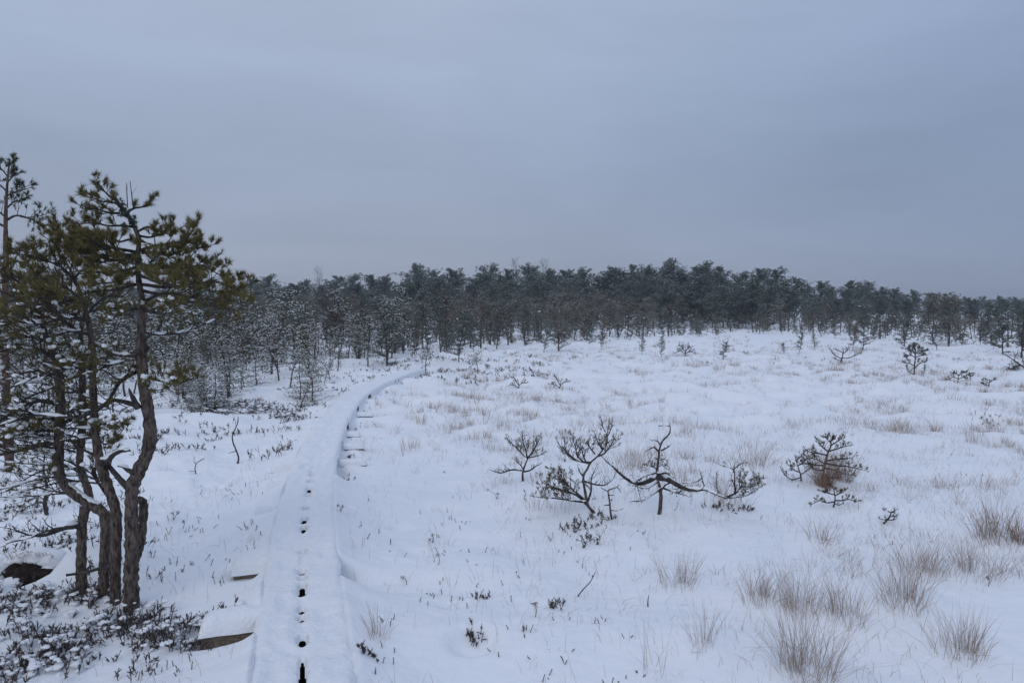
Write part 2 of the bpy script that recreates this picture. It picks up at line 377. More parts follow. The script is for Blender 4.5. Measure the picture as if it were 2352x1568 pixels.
halfw = np.where(openm, (.007+.017*openp)*(.7+.5*jit), 0)
# snow hangs down over the plank edges except where it has broken away
ZZ[:, 0] -= .13*skirt_l; ZZ[:, -1] -= .13*skirt_r
# dips around openings
ZZ -= opend[:, None]*.035*np.exp(-(TT/.035)**2)
ZZ -= .008*np.exp(-(TT/.02)**2)*(pn(YY/.2, TT*0, 28) > 0)
_fr = random.Random(3)
for _k in range(64):                        # old trodden footprints, softened by newer snow
    fy = 2.2+(_k*.19)+_fr.uniform(-.08, .08); ft = (-1 if _k % 2 else 1)*_fr.uniform(.07, .17); d_ = _fr.uniform(.004, .014)
    q_ = ((YY-fy)/.13)**2+((TT-ft)/.05)**2; ZZ = ZZ-d_*np.exp(-q_*q_)+d_*.35*np.exp(-((np.sqrt(q_)-1.35)/.3)**2)
for (fx, fy, r_, d_) in ((918-516, 0, 0, 0),):
    pass
for a, b, r_, d_ in ((656,1480,.05,.018),(627,1500,.05,.012),(672,1488,.04,.015),(745,1292,.05,.012),(730,1415,.06,.01),(652,1350,.04,.01),(750,982,.05,.03),(760,1160,.05,.02),(743,1023,.04,.02),(725,1090,.04,.02),(789,934,.05,.03)):
    y0 = depth_of(b); dx, dy, dz = ray(a, b); x0 = dx/dy*y0; t0 = float(bt(x0, y0))
    ZZ -= d_*np.exp(-(((YY-y0)/r_)**2+((TT-t0)/r_)**2))
V = on_bw(YY, TW, ZZ)
V[..., 2] = ZZ
nyy, ntt = YY.shape
i = (np.arange(nyy-1)[:, None]*ntt+np.arange(ntt-1)[None])
tc_ = .5*(tt[:-1]+tt[1:]); keep = ~(np.abs(tc_)[None, :] < np.minimum(halfw[:-1], halfw[1:])[:, None])
# pull the rim of the slit down to the plank edge
rim = (np.abs(TT) < halfw[:, None]+.007) & openm[:, None]
V[..., 2] = np.where(rim, _DECK+.012, V[..., 2])
q = np.stack([i, i+ntt, i+ntt+1, i+1], -1)[keep]
mb = MB(); mb.add(V, None, q); mb.build('snow_cover', M_SNOWD, bw, origin=BO)
for sgn in (-1, 1):                          # the two plank rows
    ys = np.concatenate([np.arange(-1.9, 9, .1), np.arange(9, _YEND-.2, .3)])
    ring = [(.022, 0), (HALF-.002, 0), (HALF-.002, -.045), (.022, -.045)]
    V = np.stack([on_bw(ys, sgn*a, _DECK+b) for a, b in ring], 1)
    n = len(ys); i = np.arange(n-1)[:, None]*4; j = np.arange(4)[None]; j2 = (j+1) % 4
    Q = np.stack([i+j, i+j2, i+4+j2, i+4+j], -1).reshape(-1, 4)
    if sgn > 0: Q = Q[:, ::-1]
    mb = MB(); mb.add(V, None, Q); mb.build('plank', M_WOOD, bw, smooth=False, origin=BO)
def sleeper(y0, side, L=.26, wdt=.075, h=.12, cap=.075, dz=0, lab=None):
    """cross beam end sticking out to one side with its cushion of snow"""
    s = float(xs(y0)); ux = np.array([1, s*-0+0, 0]); ax = nrm(np.array([1., -s, 0.])); ay = nrm(np.array([s, 1., 0.]))
    c = np.array([float(xc(y0)), y0, 0]); z1 = _DECK-.046+dz
    mb = MB(); t0, t1 = side*(HALF-.22), side*(HALF+L)
    def bx(t0, t1, w0, w1, z0, z1):
        b = .006
        V = [c+ax*t+ay*w_+np.array([0, 0, z]) for t in (t0, t1) for (w_, z) in ((w0+b, z0), (w1-b, z0), (w1, z0+b), (w1, z1-b), (w1-b, z1), (w0+b, z1), (w0, z1-b), (w0, z0+b))]
        Q = [(k, (k+1) % 8, 8+(k+1) % 8, 8+k) for k in range(8)]
        return V, Q
    V, Q = bx(t0, t1, -wdt, wdt, z1-h, z1)
    T = [(8, 8+k, 8+k+1) for k in range(1, 7)]+[(0, k+1, k) for k in range(1, 7)]
    mb.add(V, T, Q); o = mb.build('sleeper', M_WOOD, bw, smooth=False, origin=BO)
    # snow cushion: grid dome over the protruding end
    nu, nv = 26, 14
    u = np.linspace(0, 1, nu); v = np.linspace(-1, 1, nv); U, Vv = np.meshgrid(u, v, indexing='ij')
    eu = np.clip((1.0-U)/.22, 0, 1); ev = np.clip((1-np.abs(Vv))/.95, 0, 1)
    pz = np.clip(1-(1-eu)**2, 0, 1)**.6*np.clip(1-(1-ev)**2, 0, 1)**.6
    tt_ = side*(HALF-.03+U*(L+.05)); ww = Vv*(wdt+.018+.008*pn(U*3+y0, Vv, 31))
    z = z1+.002-.02*(pz < .05)+cap*pz*(1+.15*pn(U*2.5+y0*3, Vv*1.2, 32))
    G = c+ax*tt_[..., None]+ay*ww[..., None]+np.stack([0*z, 0*z, z], -1)
    i = (np.arange(nu-1)[:, None]*nv+np.arange(nv-1)[None]); Q = np.stack([i, i+nv, i+nv+1, i+1], -1).reshape(-1, 4)
    if side < 0: Q = Q[:, ::-1]
    mb = MB(); mb.add(G, None, Q); cpp = mb.build('snow_cap', M_SNOWD, o, origin=BO)
for k, y0 in enumerate(SLEEP_L):
    if k == 0: sleeper(y0, -1, .33, .085, .15, .10)
    else: sleeper(y0, -1, (.24, .20, .22, .22, .26, .22, .24, .22, .22)[k-1], .07, .12, .085, (0,-.03,-.03,-.02,-.015,-.01,-.02,-.02,-.03)[k-1])
for k, y0 in enumerate(SLEEP_R): sleeper(y0, 1, (.36, .32, .22, .34, .26)[k], .055, .12, .055, -.035)
ys = np.arange(-1.9, _YEND-.3, .25)
V = np.stack([on_bw(ys, t, .085) for t in (-.20, .20)], 1); n = len(ys); i = np.arange(n-1)*2
mb = MB(); mb.add(V, None, np.stack([i, i+1, i+3, i+2], -1)); tag(mb.build('peat_slit_shade', M_PEAT), kind='structure')  # bare peat, raised close under the planks; its dark colour supplies the slit's shade
# ------------------------------------------------------------------ generators for pines
class Tree:
    def __init__(s): s.wood = MB(); s.trunk = MB(); s.tp = []; s.td = []; s.tl = []; s.sp = []; s.ss = []; s.snow = MB()
def snow_on(mb, path, amt=.5, th=1.0, seed=0):
    """snow lying along the upper side of a limb, broken into runs"""
    P = np.asarray(path, float); n = len(P)
    if n < 4: return
    T = nrm(np.gradient(P[:, :3], axis=0)); flat = 1-np.abs(T[:, 2])
    f = random.uniform(0, 99); s = np.cumsum(np.r_[0, np.linalg.norm(np.diff(P[:, :3], axis=0), axis=1)])
    m = (.5+.5*pn(s/.12+f, s*0+.5, 41)*1.4)*np.clip(flat*1.6, 0, 1)
    on = m > (1-amt)
    i = 0
    while i < n:
        if on[i]:
            j = i
            while j < n and on[j]: j += 1
            if j-i >= 3:
                seg = P[i:j].copy(); k = np.arange(j-i)/(j-i-1); pr = np.sin(np.pi*np.clip(k, .03, .97))**.5
                r = seg[:, 3]; seg[:, 2] += r*.85+.003; seg[:, 3] = (r*.85+.0060)*pr*th
                tube(mb, seg, 6, rough=.12)
            i = j
        else: i += 1
def twig(tr, p, d, L, r, lvl, up=.12, jit=.25, tuft=1.0, nch=4, tl=.045, snow=.0, sides=4, shr=.5, spread=.75, sn_l=.0, seg=6):
    d = nrm(d); pts = [np.r_[p, r]]; q = np.array(p, float); dirs = []
    for k in range(seg):
        d = nrm(d+rng.normal(size=3)*jit*(.5+.5*k/seg)+np.array([0, 0, up])); q = q+d*L/seg
        pts.append(np.r_[q, r*(1-.62*(k+1)/seg)]); dirs.append(d)
    pts = np.array(pts); tube(tr.wood, pts, sides)
    if sn_l and L > .12: snow_on(tr.snow, pts, sn_l)
    if random.random() < tuft:
        tr.tp.append(q.copy()); tr.td.append(d.copy()); tr.tl.append(tl*random.uniform(.75, 1.15))
        if random.random() < snow*.5: [(tr.sp.append(q+rng.normal(size=3)*[tl*.22, tl*.22, tl*.07]+np.array([0, 0, tl*.10])), tr.ss.append(tl*random.uniform(.16, .34))) for _ in range(3)]
    if lvl > 0:
        for c in range(nch):
            k = random.uniform(.25, .98); f = k*seg; i = min(seg-1, int(f)); pp = pts[i, :3]*(1-(f-i))+pts[i+1, :3]*(f-i)
            dd = dirs[i]; side = nrm(np.cross(dd, rng.normal(size=3))); side[2] = side[2]*.6+.15
            twig(tr, pp, dd*(1-spread*.5)+side*spread, L*shr*random.uniform(.6, 1.2)*(1.15-.4*k), max(.0009, r*.55), lvl-1, up, jit, tuft, nch if lvl > 1 else nch, tl, snow, 3 if lvl == 1 else sides, shr, spread, sn_l, max(3, seg-1))
def limb(tr, pts, n=7, L=.22, r=None, up=.12, tuft=1., nch=3, lvl=2, tl=.045, snow=0., start=.3, sn_l=.0, step=.02, sides=7, bias=None, jit=.25, endt=True, shr=.5, rough=.08):
    P = cr(pts, step); tube(tr.wood, P, sides, rough=rough)
    if sn_l: snow_on(tr.snow, P, sn_l)
    m = len(P)
    for k in range(n):
        f = start+(1-start)*((k+random.random())/n); i = min(m-2, int(f*(m-1)))
        t = nrm(P[i+1, :3]-P[i, :3]); side = nrm(np.cross(t, rng.normal(size=3))); side[2] = side[2]*.5+.25
        if bias is not None: side = side+np.array(bias)
        twig(tr, P[i, :3], t*.55+side*.8, L*random.uniform(.6, 1.25)*(1.15-.5*f), max(.0012, min(P[i, 3]*.5, .005)), lvl-1, up, jit, tuft, nch, tl, snow, 4, shr, .75, sn_l)
    if endt and lvl:
        t = nrm(P[-1, :3]-P[-2, :3])
        twig(tr, P[-1, :3], t, L*.7, max(.0014, P[-1, 3]), lvl-1, up, jit, tuft, nch, tl, snow, 4, shr, .75, sn_l)
    return P
def finish(tr, root, base, need=M_NEED, nn=26, nw=.0017, bark=M_BARK, twigm=M_TWIG, spread=(8, 58), ico=ICO1, flat=.85, snowm=M_LUMP):
    if tr.trunk.n: tr.trunk.build('trunk', bark, root, origin=base)
    if tr.wood.n: tr.wood.build('branches', twigm, root, origin=base)
    if tr.tp:
        nb = MB(); needles(nb, tr.tp, tr.td, tr.tl, nn, nw, spread=spread); nb.build('needles', need, root, smooth=False, origin=base)
    if tr.sp: lumps(tr.snow, tr.sp, tr.ss, flat, ico, jit=.3)
    if tr.snow.n: tag(tr.snow.build('clinging_snow', snowm, root, origin=base), kind='stuff')
PXM = 4.85/F
def pth(lst, Y, fx, ox, fy=None, oy=0, r0=None, r1=None, dY=0.):
    """pixel polyline of the photo at distance Y -> world polyline with radii; dY: how far the far end leans away"""
    n = len(lst); o = []
    for k, a in enumerate(lst):
        px = a[0]/fx+ox; py = a[1]/(fy or fx)+oy; u = k/max(1, n-1)
        yy_ = Y+dY*u; r = (a[2] if len(a) > 2 else (r0+(r1-r0)*u))*yy_/F
        o.append(np.r_[P3(px, py, yy_), r])
    return np.array(o)
C1 = lambda l, Y, r0=5, r1=1.5, dY=0: pth(l, Y, 3.4134, 0, oy=287.1, r0=r0, r1=r1, dY=dY)
C2 = lambda l, Y, r0=5, r1=1.5, dY=0: pth(l, Y, 3.4134, 0, oy=689.1, r0=r0, r1=r1, dY=dY)
C3 = lambda l, Y, r0=5, r1=1.5, dY=0: pth(l, Y, 3.2857, 0, oy=1091., r0=r0, r1=r1, dY=dY)
PX = lambda l, Y, r0=5, r1=1.5, dY=0: pth(l, Y, 1, 0, oy=0, r0=r0, r1=r1, dY=dY)
def root_at(P, name, label, cat, group=None):
    b = P[0, :3].copy(); return empty(name, tuple(b), label, cat, group), b
def ground_fix(P):
    g = float(ground(P[0, 0], P[0, 1])); Q = P[0].copy(); Q[2] = min(Q[2], g)-.03
    return np.vstack([Q, P]) if P[0, 2] > g-.02 else P
# ---- T1: the big gnarled pine
b1 = at(302, 1398); Y1 = float(b1[1])
T1P = PX([(302,1402,21),(301,1330,18),(303,1250,17),(303,1130,16.5),(318,1085,17),(338,1040,15.5),(345,990,15),(338,930,15),(330,880,14),(325,820,14),(325,760,11),(328,700,8.5),(320,653,7),(316,600,6),(319,551,5.5),(308,520,5),(296,498,5),(283,480,4.5),(270,462,3.5),(262,447,2.5),(254,437,1.5)], Y1)
r1, bb = root_at(T1P, 'bog_pine', 'tallest gnarled pine in the front clump, thick S-bent trunk with open olive crown', 'pine tree', 'pines of the front clump')
tr = Tree(); T1P[:, 3] *= .88; tube(tr.trunk, cr(ground_fix(T1P), .02), 12, rough=.10)
tube(tr.trunk, cr(PX([(308,1292,9),(316,1272,9),(325,1243,9),(329,1180,10),(328,1152,9),(318,1140,3)], Y1+.14), .02), 8, rough=.1)
for l, dy, n, L, tf, sn in (
    ([(985,690),(1060,650),(1130,640),(1180,590)], .1, 4, .13, 1, 0),
    ([(940,690),(860,690),(760,660),(690,650)], -.1, 6, .17, 1, 0),
    ([(1050,800),(960,790),(850,790),(740,770),(610,775)], .15, 6, .16, .95, 0),
    ([(920,600),(860,560),(810,510),(770,460)], .1, 5, .14, 1, 0),
    ([(960,660),(900,610),(800,600),(720,570)], -.2, 5, .14, 1, 0),
    ([(1090,830),(1160,800),(1250,830),(1330,850),(1400,820)], -.1, 6, .16, .9, 0),
    ([(1100,870),(1180,880),(1260,850),(1330,790)], .2, 6, .15, .9, 0),
    ([(1080,910),(1000,900),(930,920),(880,880)], -.1, 3, .10, .8, 0),
    ([(1110,1000),(1230,1000),(1330,1020),(1450,970),(1580,960)], .1, 10, .20, 1, 0),
    ([(1110,980),(1200,950),(1320,930),(1450,900),(1500,830)], -.3, 9, .18, 1, 0),
    ([(1090,1000),(980,980),(850,960),(700,950),(560,900),(430,850)], .2, 13, .22, 1, 0),
    ([(1060,1020),(940,1060),(830,1050),(700,1000),(450,940)], -.15, 13, .22, 1, 0),
    ([(1070,1020),(900,1010),(760,940),(700,900)], -.35, 10, .18, 1, 0),
    ([(1090,1010),(940,1030),(700,1010),(480,990)], .5, 10, .20, 1, 0),
    ([(1100,1090),(1250,1120),(1450,1120),(1580,1100),(1680,1150)], .2, 11, .24, 1, 0),
    ([(1100,1120),(1200,1160),(1350,1170),(1500,1190)], -.4, 10, .22, 1, 0),
    ([(1130,1390),(1220,1340),(1330,1320),(1500,1350),(1650,1370),(1800,1330),(1880,1300)], .2, 16, .26, .85, 0),
    ([(1110,1250),(1300,1270),(1500,1250),(1700,1230),(1800,1270)], -.1, 14, .25, .95, 0),
    ([(1120,1300),(1300,1340),(1550,1400),(1750,1440),(1850,1450)], -.3, 13, .24, .5, 0),
    ([(1060,1250),(900,1290),(780,1300),(600,1330)], .3, 10, .24, .6, .1),
    ([(1100,1100),(950,1150),(780,1150),(600,1170)], -.2, 11, .24, 1, 0),
    ([(1080,1150),(1000,1180),(900,1230),(760,1240)], -.5, 10, .22, 1, 0),
    ([(1090,1180),(1150,1200),(1250,1240),(1380,1260)], -.6, 10, .22, 1, 0),
    ([(1100,1440),(1200,1470),(1300,1480),(1380,1440)], -.35, 8, .14, 1, .2),
    ([(1070,1440),(1000,1450),(930,1480),(870,1530)], -.3, 7, .14, 1, .3)):
    P = C1(l, Y1, 4.2 if n > 6 else 3, 1.3, dy)
    limb(tr, P, int(n*(1.25 if n >= 10 else 1.1)), L*(.78 if n >= 10 else .72), up=.09, tuft=tf, nch=2 if n >= 9 else 3, lvl=3 if n >= 9 else 2, snow=sn, start=.22, sn_l=.12 if sn else 0, bias=None)
for l, dy, n, L, tf, sn, ra in (
    ([(1090,830),(1000,805),(900,785),(840,810),(700,890),(560,920),(330,900),(150,930),(0,980)], -.15, 14, .26, .35, .4, 6),
    ([(1150,600),(1250,630),(1400,650),(1500,620)], -.2, 8, .15, 1, .5, 4),
    ([(1130,640),(1180,700),(1260,700),(1330,680)], -.35, 6, .12, 1, .5, 3),
    ([(1070,440),(900,430),(800,450),(640,500)], .1, 7, .2, .5, .4, 4),
    ([(1060,520),(960,490),(820,520),(700,600)], -.2, 8, .2, .4, .4, 4),
    ([(1060,560),(940,640),(880,740),(780,860),(600,1000)], .2, 8, .22, .4, .4, 6),
    ([(1040,1500),(985,1450),(920,1380),(840,1290),(720,1200),(620,1160),(540,1080)], .15, 6, .2, .25, .4, 9),
    ([(1100,250),(1250,270),(1400,260),(1550,210)], .4, 9, .2, .3, .1, 3),
    ([(1160,380),(1130,330),(1180,260)], -.1, 2, .1, .3, .2, 6)):
    limb(tr, C2(l, Y1, ra, 1.2, dy), int(n*1.5), L, up=.10, tuft=tf, nch=3, lvl=2, snow=sn, start=.25, sn_l=.45, sides=8)
for l, ra in (([(1185,1175),(1205,1140),(1245,1085)], 5), ([(1060,1360),(990,1322),(960,1305),(920,1300)], 6), ([(1085,850),(1030,740),(1010,690)], 7), ([(1100,390),(1040,415),(1005,410)], 5)):
    limb(tr, C2(l, Y1-.03, ra, 1.5, -.05), 0, 0, sn_l=.5, endt=False, rough=.15)
limb(tr, C1([(1045,640),(1035,570),(1020,440)], Y1, 1.4, .7), 2, .08, tuft=0, lvl=1, endt=False)
limb(tr, C1([(1000,650),(995,540),(990,455)], Y1+.05, 1.2, .7), 1, .06, tuft=0, lvl=1, endt=False)
# old-man's-beard lichen on the stem
for k in range(110):
    i_ = random.choice([(1000,690),(1030,740),(1050,770),(940,600),(900,560),(960,690),(1060,1030),(1100,1040),(1080,1080),(980,800),(960,640)])
    q_ = P3((i_[0]+random.uniform(-22,22))/3.4134, (i_[1]+random.uniform(-28,28))/3.4134+287, Y1-.02+random.uniform(-.03,.03)); tr.sp.append(q_); tr.ss.append(.0)
lich = MB(); Pl = [a for a, s in zip(tr.sp, tr.ss) if s == 0]; kk = [(a, s) for a, s in zip(tr.sp, tr.ss) if s > 0]; tr.sp = [a for a, s in kk]; tr.ss = [s for a, s in kk]
M_LICH = mat('lichen', (.05, .065, .055), (.12, .14, .12), island=True, rough=.95)
needles(lich, Pl, rng.normal(size=(len(Pl), 3)), np.full(len(Pl), .022), 22, .0022, spread=(5, 120)); lich.build('lichen', M_LICH, r1, smooth=False, origin=bb)
finish(tr, r1, bb, M_NEED, 34)
# ---- T2
b2 = at(265, 1388); Y2 = float(b2[1])+.02
T = PX([(265,1395,14),(265,1330,13),(265,1274,14),(266,1182,14),(253,1130,12),(231,1064,12),(220,997,10.5),(214,894,9),(212,806,8),(205,748,6.5),(190,690,5),(172,640,3.5),(150,600,2)], Y2)
T[:, 3] *= .88
r2, bb = root_at(T, 'bog_pine', 'lichened pine second from the right in the front clump, crown leaning left', 'pine tree', 'pines of the front clump')
tr = Tree(); Pt = cr(ground_fix(T), .02); tube(tr.trunk, Pt, 11, rough=.08)
for l, dy, n, L, tf, sn, ra in (
    ([(190,690),(150,660),(100,640),(40,640)], .2, 15, .25, 1, 0, 3.5),
    ([(180,660),(150,620),(110,600),(70,590)], -.3, 13, .22, 1, 0, 3.5),
    ([(195,700),(160,690),(120,700),(60,700)], -.5, 13, .25, 1, 0, 3.5),
    ([(170,640),(190,620),(220,610),(240,600)], -.2, 9, .2, 1, 0, 3),
    ([(205,740),(170,730),(110,740),(40,760)], -.3, 12, .24, .5, .1, 4),
    ([(200,720),(230,690),(250,680),(280,680)], .4, 9, .22, .9, 0, 3),
    ([(208,770),(170,760),(130,770),(60,800)], .3, 10, .24, .3, .4, 4),
    ([(212,810),(180,820),(150,850),(80,870)], -.2, 9, .24, .3, .5, 4),
    ([(214,850),(240,850),(270,870),(290,860)], -.2, 5, .14, .6, .5, 2.5),
    ([(212,840),(180,845),(120,850),(50,880),(0,900)], -.4, 10, .24, .3, .5, 4),
    ([(216,920),(190,940),(150,950),(90,985)], .1, 8, .2, .3, .5, 3),
    ([(220,975),(250,975),(270,990),(285,985)], -.3, 6, .12, 1, .4, 2),
    ([(222,1000),(240,1020),(262,1010),(280,990)], -.3, 5, .1, 1, .4, 2)):
    limb(tr, PX(l, Y2, ra, 1.2, dy), int(n*(1.5 if sn else 1)), L, up=.12, tuft=tf, nch=2 if n >= 12 else 3, lvl=3 if n >= 12 else 2, snow=sn, start=.15, sn_l=.4 if sn else 0)
limb(tr, C2([(790,1270),(840,1260),(890,1210),(950,1185),(1020,1178)], Y2-.03, 9, 2.2, -.15), 0, 0, sn_l=.85, endt=False, rough=.12)
limb(tr, C2([(860,1560),(790,1450),(740,1370),(735,1310)], Y2+.1, 4, 5), 2, .08, tuft=0, lvl=1, endt=False)
limb(tr, C3([(830,690),(760,700),(650,730),(500,752)], Y2-.08, 4.5, 3, -.1), 0, 0, sn_l=0, endt=False)
for k in range(9):
    i_ = int(len(Pt)*random.uniform(.34, .62)); q0 = Pt[i_, :3]; ln = random.uniform(.45, .95); dy_ = random.uniform(-.35, .8); q = q0.copy(); L_ = [np.r_[q, .007]]; d_ = nrm([-1., dy_, random.uniform(-.05, .3)])
    for j in range(5):
        d_ = nrm(d_+rng.normal(size=3)*.14+np.array([0, 0, -.03 if j < 3 else .10])); q = q+d_*ln/5; L_.append(np.r_[q, .007*(1-(j+1)/6)])
    limb(tr, L_, 9, .22, up=.06, tuft=.38, nch=3, lvl=2, snow=.5, start=.15, sn_l=.35)
for k in range(26):
    i_ = random.randrange(20, len(Pt)-10); d_ = rng.normal(size=3); d_[1] -= .3
    twig(tr, Pt[i_, :3], d_, random.uniform(.03, .09), .003, 0, 0, .2, 0)
finish(tr, r2, bb, M_NEED, 30)
# ---- T3
b3 = at(187, 1364); Y3 = float(b3[1])
T = PX([(187,1372,14),(187,1274,12.5),(190,1198,12),(199,1160,12),(203,1128,10),(184,1070,9),(187,1011,9),(190,953,9),(190,894,8.5),(187,806,7.5),(186,760,5),(196,715,3.5),(205,675,2)], Y3)
T[:, 3] *= .88
r3, bb = root_at(T, 'bog_pine', 'leftmost straight stem of the front clump, dead bare branch low on its left', 'pine tree', 'pines of the front clump')
tr = Tree(); Pt = cr(ground_fix(T), .02); tube(tr.trunk, Pt, 11, rough=.08)
limb(tr, C3([(610,400),(560,380),(500,395),(400,430),(320,455),(230,450),(160,430),(90,405)], Y3-.02, 7, 1, -.2), 9, .16, up=.02, tuft=0, nch=3, lvl=2, sn_l=.55, start=.35, endt=True)
limb(tr, C3([(560,395),(440,400),(330,430),(200,480),(110,500)], Y3-.1, 4, 1, -.1), 6, .12, up=-.02, tuft=0, nch=3, lvl=2, sn_l=.4, start=.4)
limb(tr, C3([(600,380),(600,300),(605,215)], Y3-.02, 2.5, .8), 2, .07, tuft=0, lvl=1, sn_l=.2)
for l, dy, n, L, tf, sn, ra in (
    ([(188,760),(150,740),(90,720),(20,720)], .5, 13, .25, 1, .1, 4),
    ([(190,740),(140,700),(90,670),(30,660)], .6, 14, .25, 1, 0, 4),
    ([(188,800),(150,790),(100,800),(20,840)], .4, 10, .25, .4, .4, 4),
    ([(190,860),(160,870),(120,890),(50,920),(0,960)], .2, 10, .22, .3, .5, 4),
    ([(190,900),(150,900),(100,880),(40,880)], .4, 9, .22, .3, .5, 3.5),
    ([(188,960),(150,965),(120,960),(80,940)], .3, 7, .2, .2, .5, 3),
    ([(187,990),(215,1000),(240,1000),(262,985)], -.2, 5, .10, .9, .5, 2),
    ([(196,720),(230,710),(260,720)], .5, 8, .2, .8, .2, 3)):
    limb(tr, PX(l, Y3, ra, 1.2, dy), int(n*(1.5 if sn else 1.2)), L, up=.12, tuft=tf, nch=2 if n >= 12 else 3, lvl=3 if n >= 12 else 2, snow=sn, start=.15, sn_l=.4 if sn else 0)
for k in range(9):
    i_ = int(len(Pt)*random.uniform(.34, .62)); q0 = Pt[i_, :3]; ln = random.uniform(.45, .95); dy_ = random.uniform(-.35, .8); q = q0.copy(); L_ = [np.r_[q, .007]]; d_ = nrm([-1., dy_, random.uniform(-.05, .3)])
    for j in range(5):
        d_ = nrm(d_+rng.normal(size=3)*.14+np.array([0, 0, -.03 if j < 3 else .10])); q = q+d_*ln/5; L_.append(np.r_[q, .007*(1-(j+1)/6)])
    limb(tr, L_, 9, .22, up=.06, tuft=.38, nch=3, lvl=2, snow=.5, start=.15, sn_l=.35)
for k in range(22):
    i_ = random.randrange(10, len(Pt)-10); d_ = rng.normal(size=3); d_[1] -= .3
    twig(tr, Pt[i_, :3], d_, random.uniform(.03, .09), .003, 0, 0, .2, 0)
finish(tr, r3, bb, M_NEED, 28)
# ---- T4: swept trunk that bows out to the left
b4 = at(237, 1360); Y4 = float(b4[1])+.0
T = PX([(237,1366,14),(240,1289,13),(243,1205,13),(234,1175,13),(198,1152,13),(164,1127,13),(141,1100,12.5),(134,1060,12),(136,1000,11.5),(138,950,11),(138,900,10),(129,850,8.5),(115,800,7),(95,740,5.5),(75,690,4),(55,655,2.5)], Y4)
T[:, 3] *= .88
r4, bb = root_at(T, 'bog_pine', 'front clump pine whose snow-topped trunk bows far out to the left', 'pine tree', 'pines of the front clump')
tr = Tree(); Pt = cr(ground_fix(T), .02); tube(tr.trunk, Pt, 12, rough=.08); 
i0, i1 = int(len(Pt)*.24), int(len(Pt)*.44); seg = Pt[i0:i1].copy(); seg[:, 2] += seg[:, 3]*.75; seg[:, 3] *= .62*np.sin(np.pi*np.clip(np.linspace(0, 1, len(seg)), .06, .94))**.5; tube(tr.snow, seg, 8, rough=.08)
for l, dy, n, L, tf, sn, ra in (
    ([(136,1015),(90,1022),(40,1035),(-20,1048),(-90,1060)], -.1, 9, .2, .2, .5, 7),
    ([(100,1000),(70,995),(40,1000)], -.3, 8, .12, 1, .6, 2.5),
    ([(136,960),(90,950),(40,985),(0,1010),(-80,1080)], .1, 10, .24, .25, .5, 6),
    ([(138,930),(100,920),(60,930),(0,965),(-60,1000)], -.2, 10, .24, .3, .5, 6),
    ([(130,860),(90,850),(40,860),(-30,880)], .3, 11, .25, .45, .5, 5),
    ([(120,820),(80,800),(30,800),(-40,820)], -.2, 12, .26, .8, .5, 5),
    ([(105,780),(60,770),(0,780),(-70,800)], .3, 12, .26, .8, .5, 5),
    ([(95,740),(50,740),(0,740),(-60,750)], -.3, 13, .26, 1, .15, 4),
    ([(85,710),(120,700),(150,720)], -.3, 9, .22, 1, .1, 3),
    ([(70,680),(30,690),(-10,700),(-60,700)], .2, 12, .25, 1, 0, 4),
    ([(60,665),(30,640),(0,650),(-40,640)], -.2, 10, .2, 1, 0, 3),
    ([(136,980),(160,960),(190,950),(230,930)], -.2, 6, .14, .4, .5, 3),
    ([(125,850),(150,830),(175,830)], -.3, 6, .14, .8, .6, 2.5)):
    limb(tr, PX(l, Y4, ra, 1.2, dy), int(n*(1.5 if sn else 1.2)), L, up=.10, tuft=tf, nch=2 if n >= 12 else 3, lvl=3 if n >= 12 else 2, snow=sn, start=.12, sn_l=.45 if sn else 0)
for k in range(9):
    i_ = int(len(Pt)*random.uniform(.34, .62)); q0 = Pt[i_, :3]; ln = random.uniform(.45, .95); dy_ = random.uniform(-.35, .8); q = q0.copy(); L_ = [np.r_[q, .007]]; d_ = nrm([-1., dy_, random.uniform(-.05, .3)])
    for j in range(5):
        d_ = nrm(d_+rng.normal(size=3)*.14+np.array([0, 0, -.03 if j < 3 else .10])); q = q+d_*ln/5; L_.append(np.r_[q, .007*(1-(j+1)/6)])
    limb(tr, L_, 9, .22, up=.06, tuft=.38, nch=3, lvl=2, snow=.5, start=.15, sn_l=.35)
for k in range(20):
    i_ = random.randrange(30, len(Pt)-10); d_ = rng.normal(size=3)
    twig(tr, Pt[i_, :3], d_, random.uniform(.03, .08), .003, 0, 0, .2, 0)
finish(tr, r4, bb, M_NEED, 28)
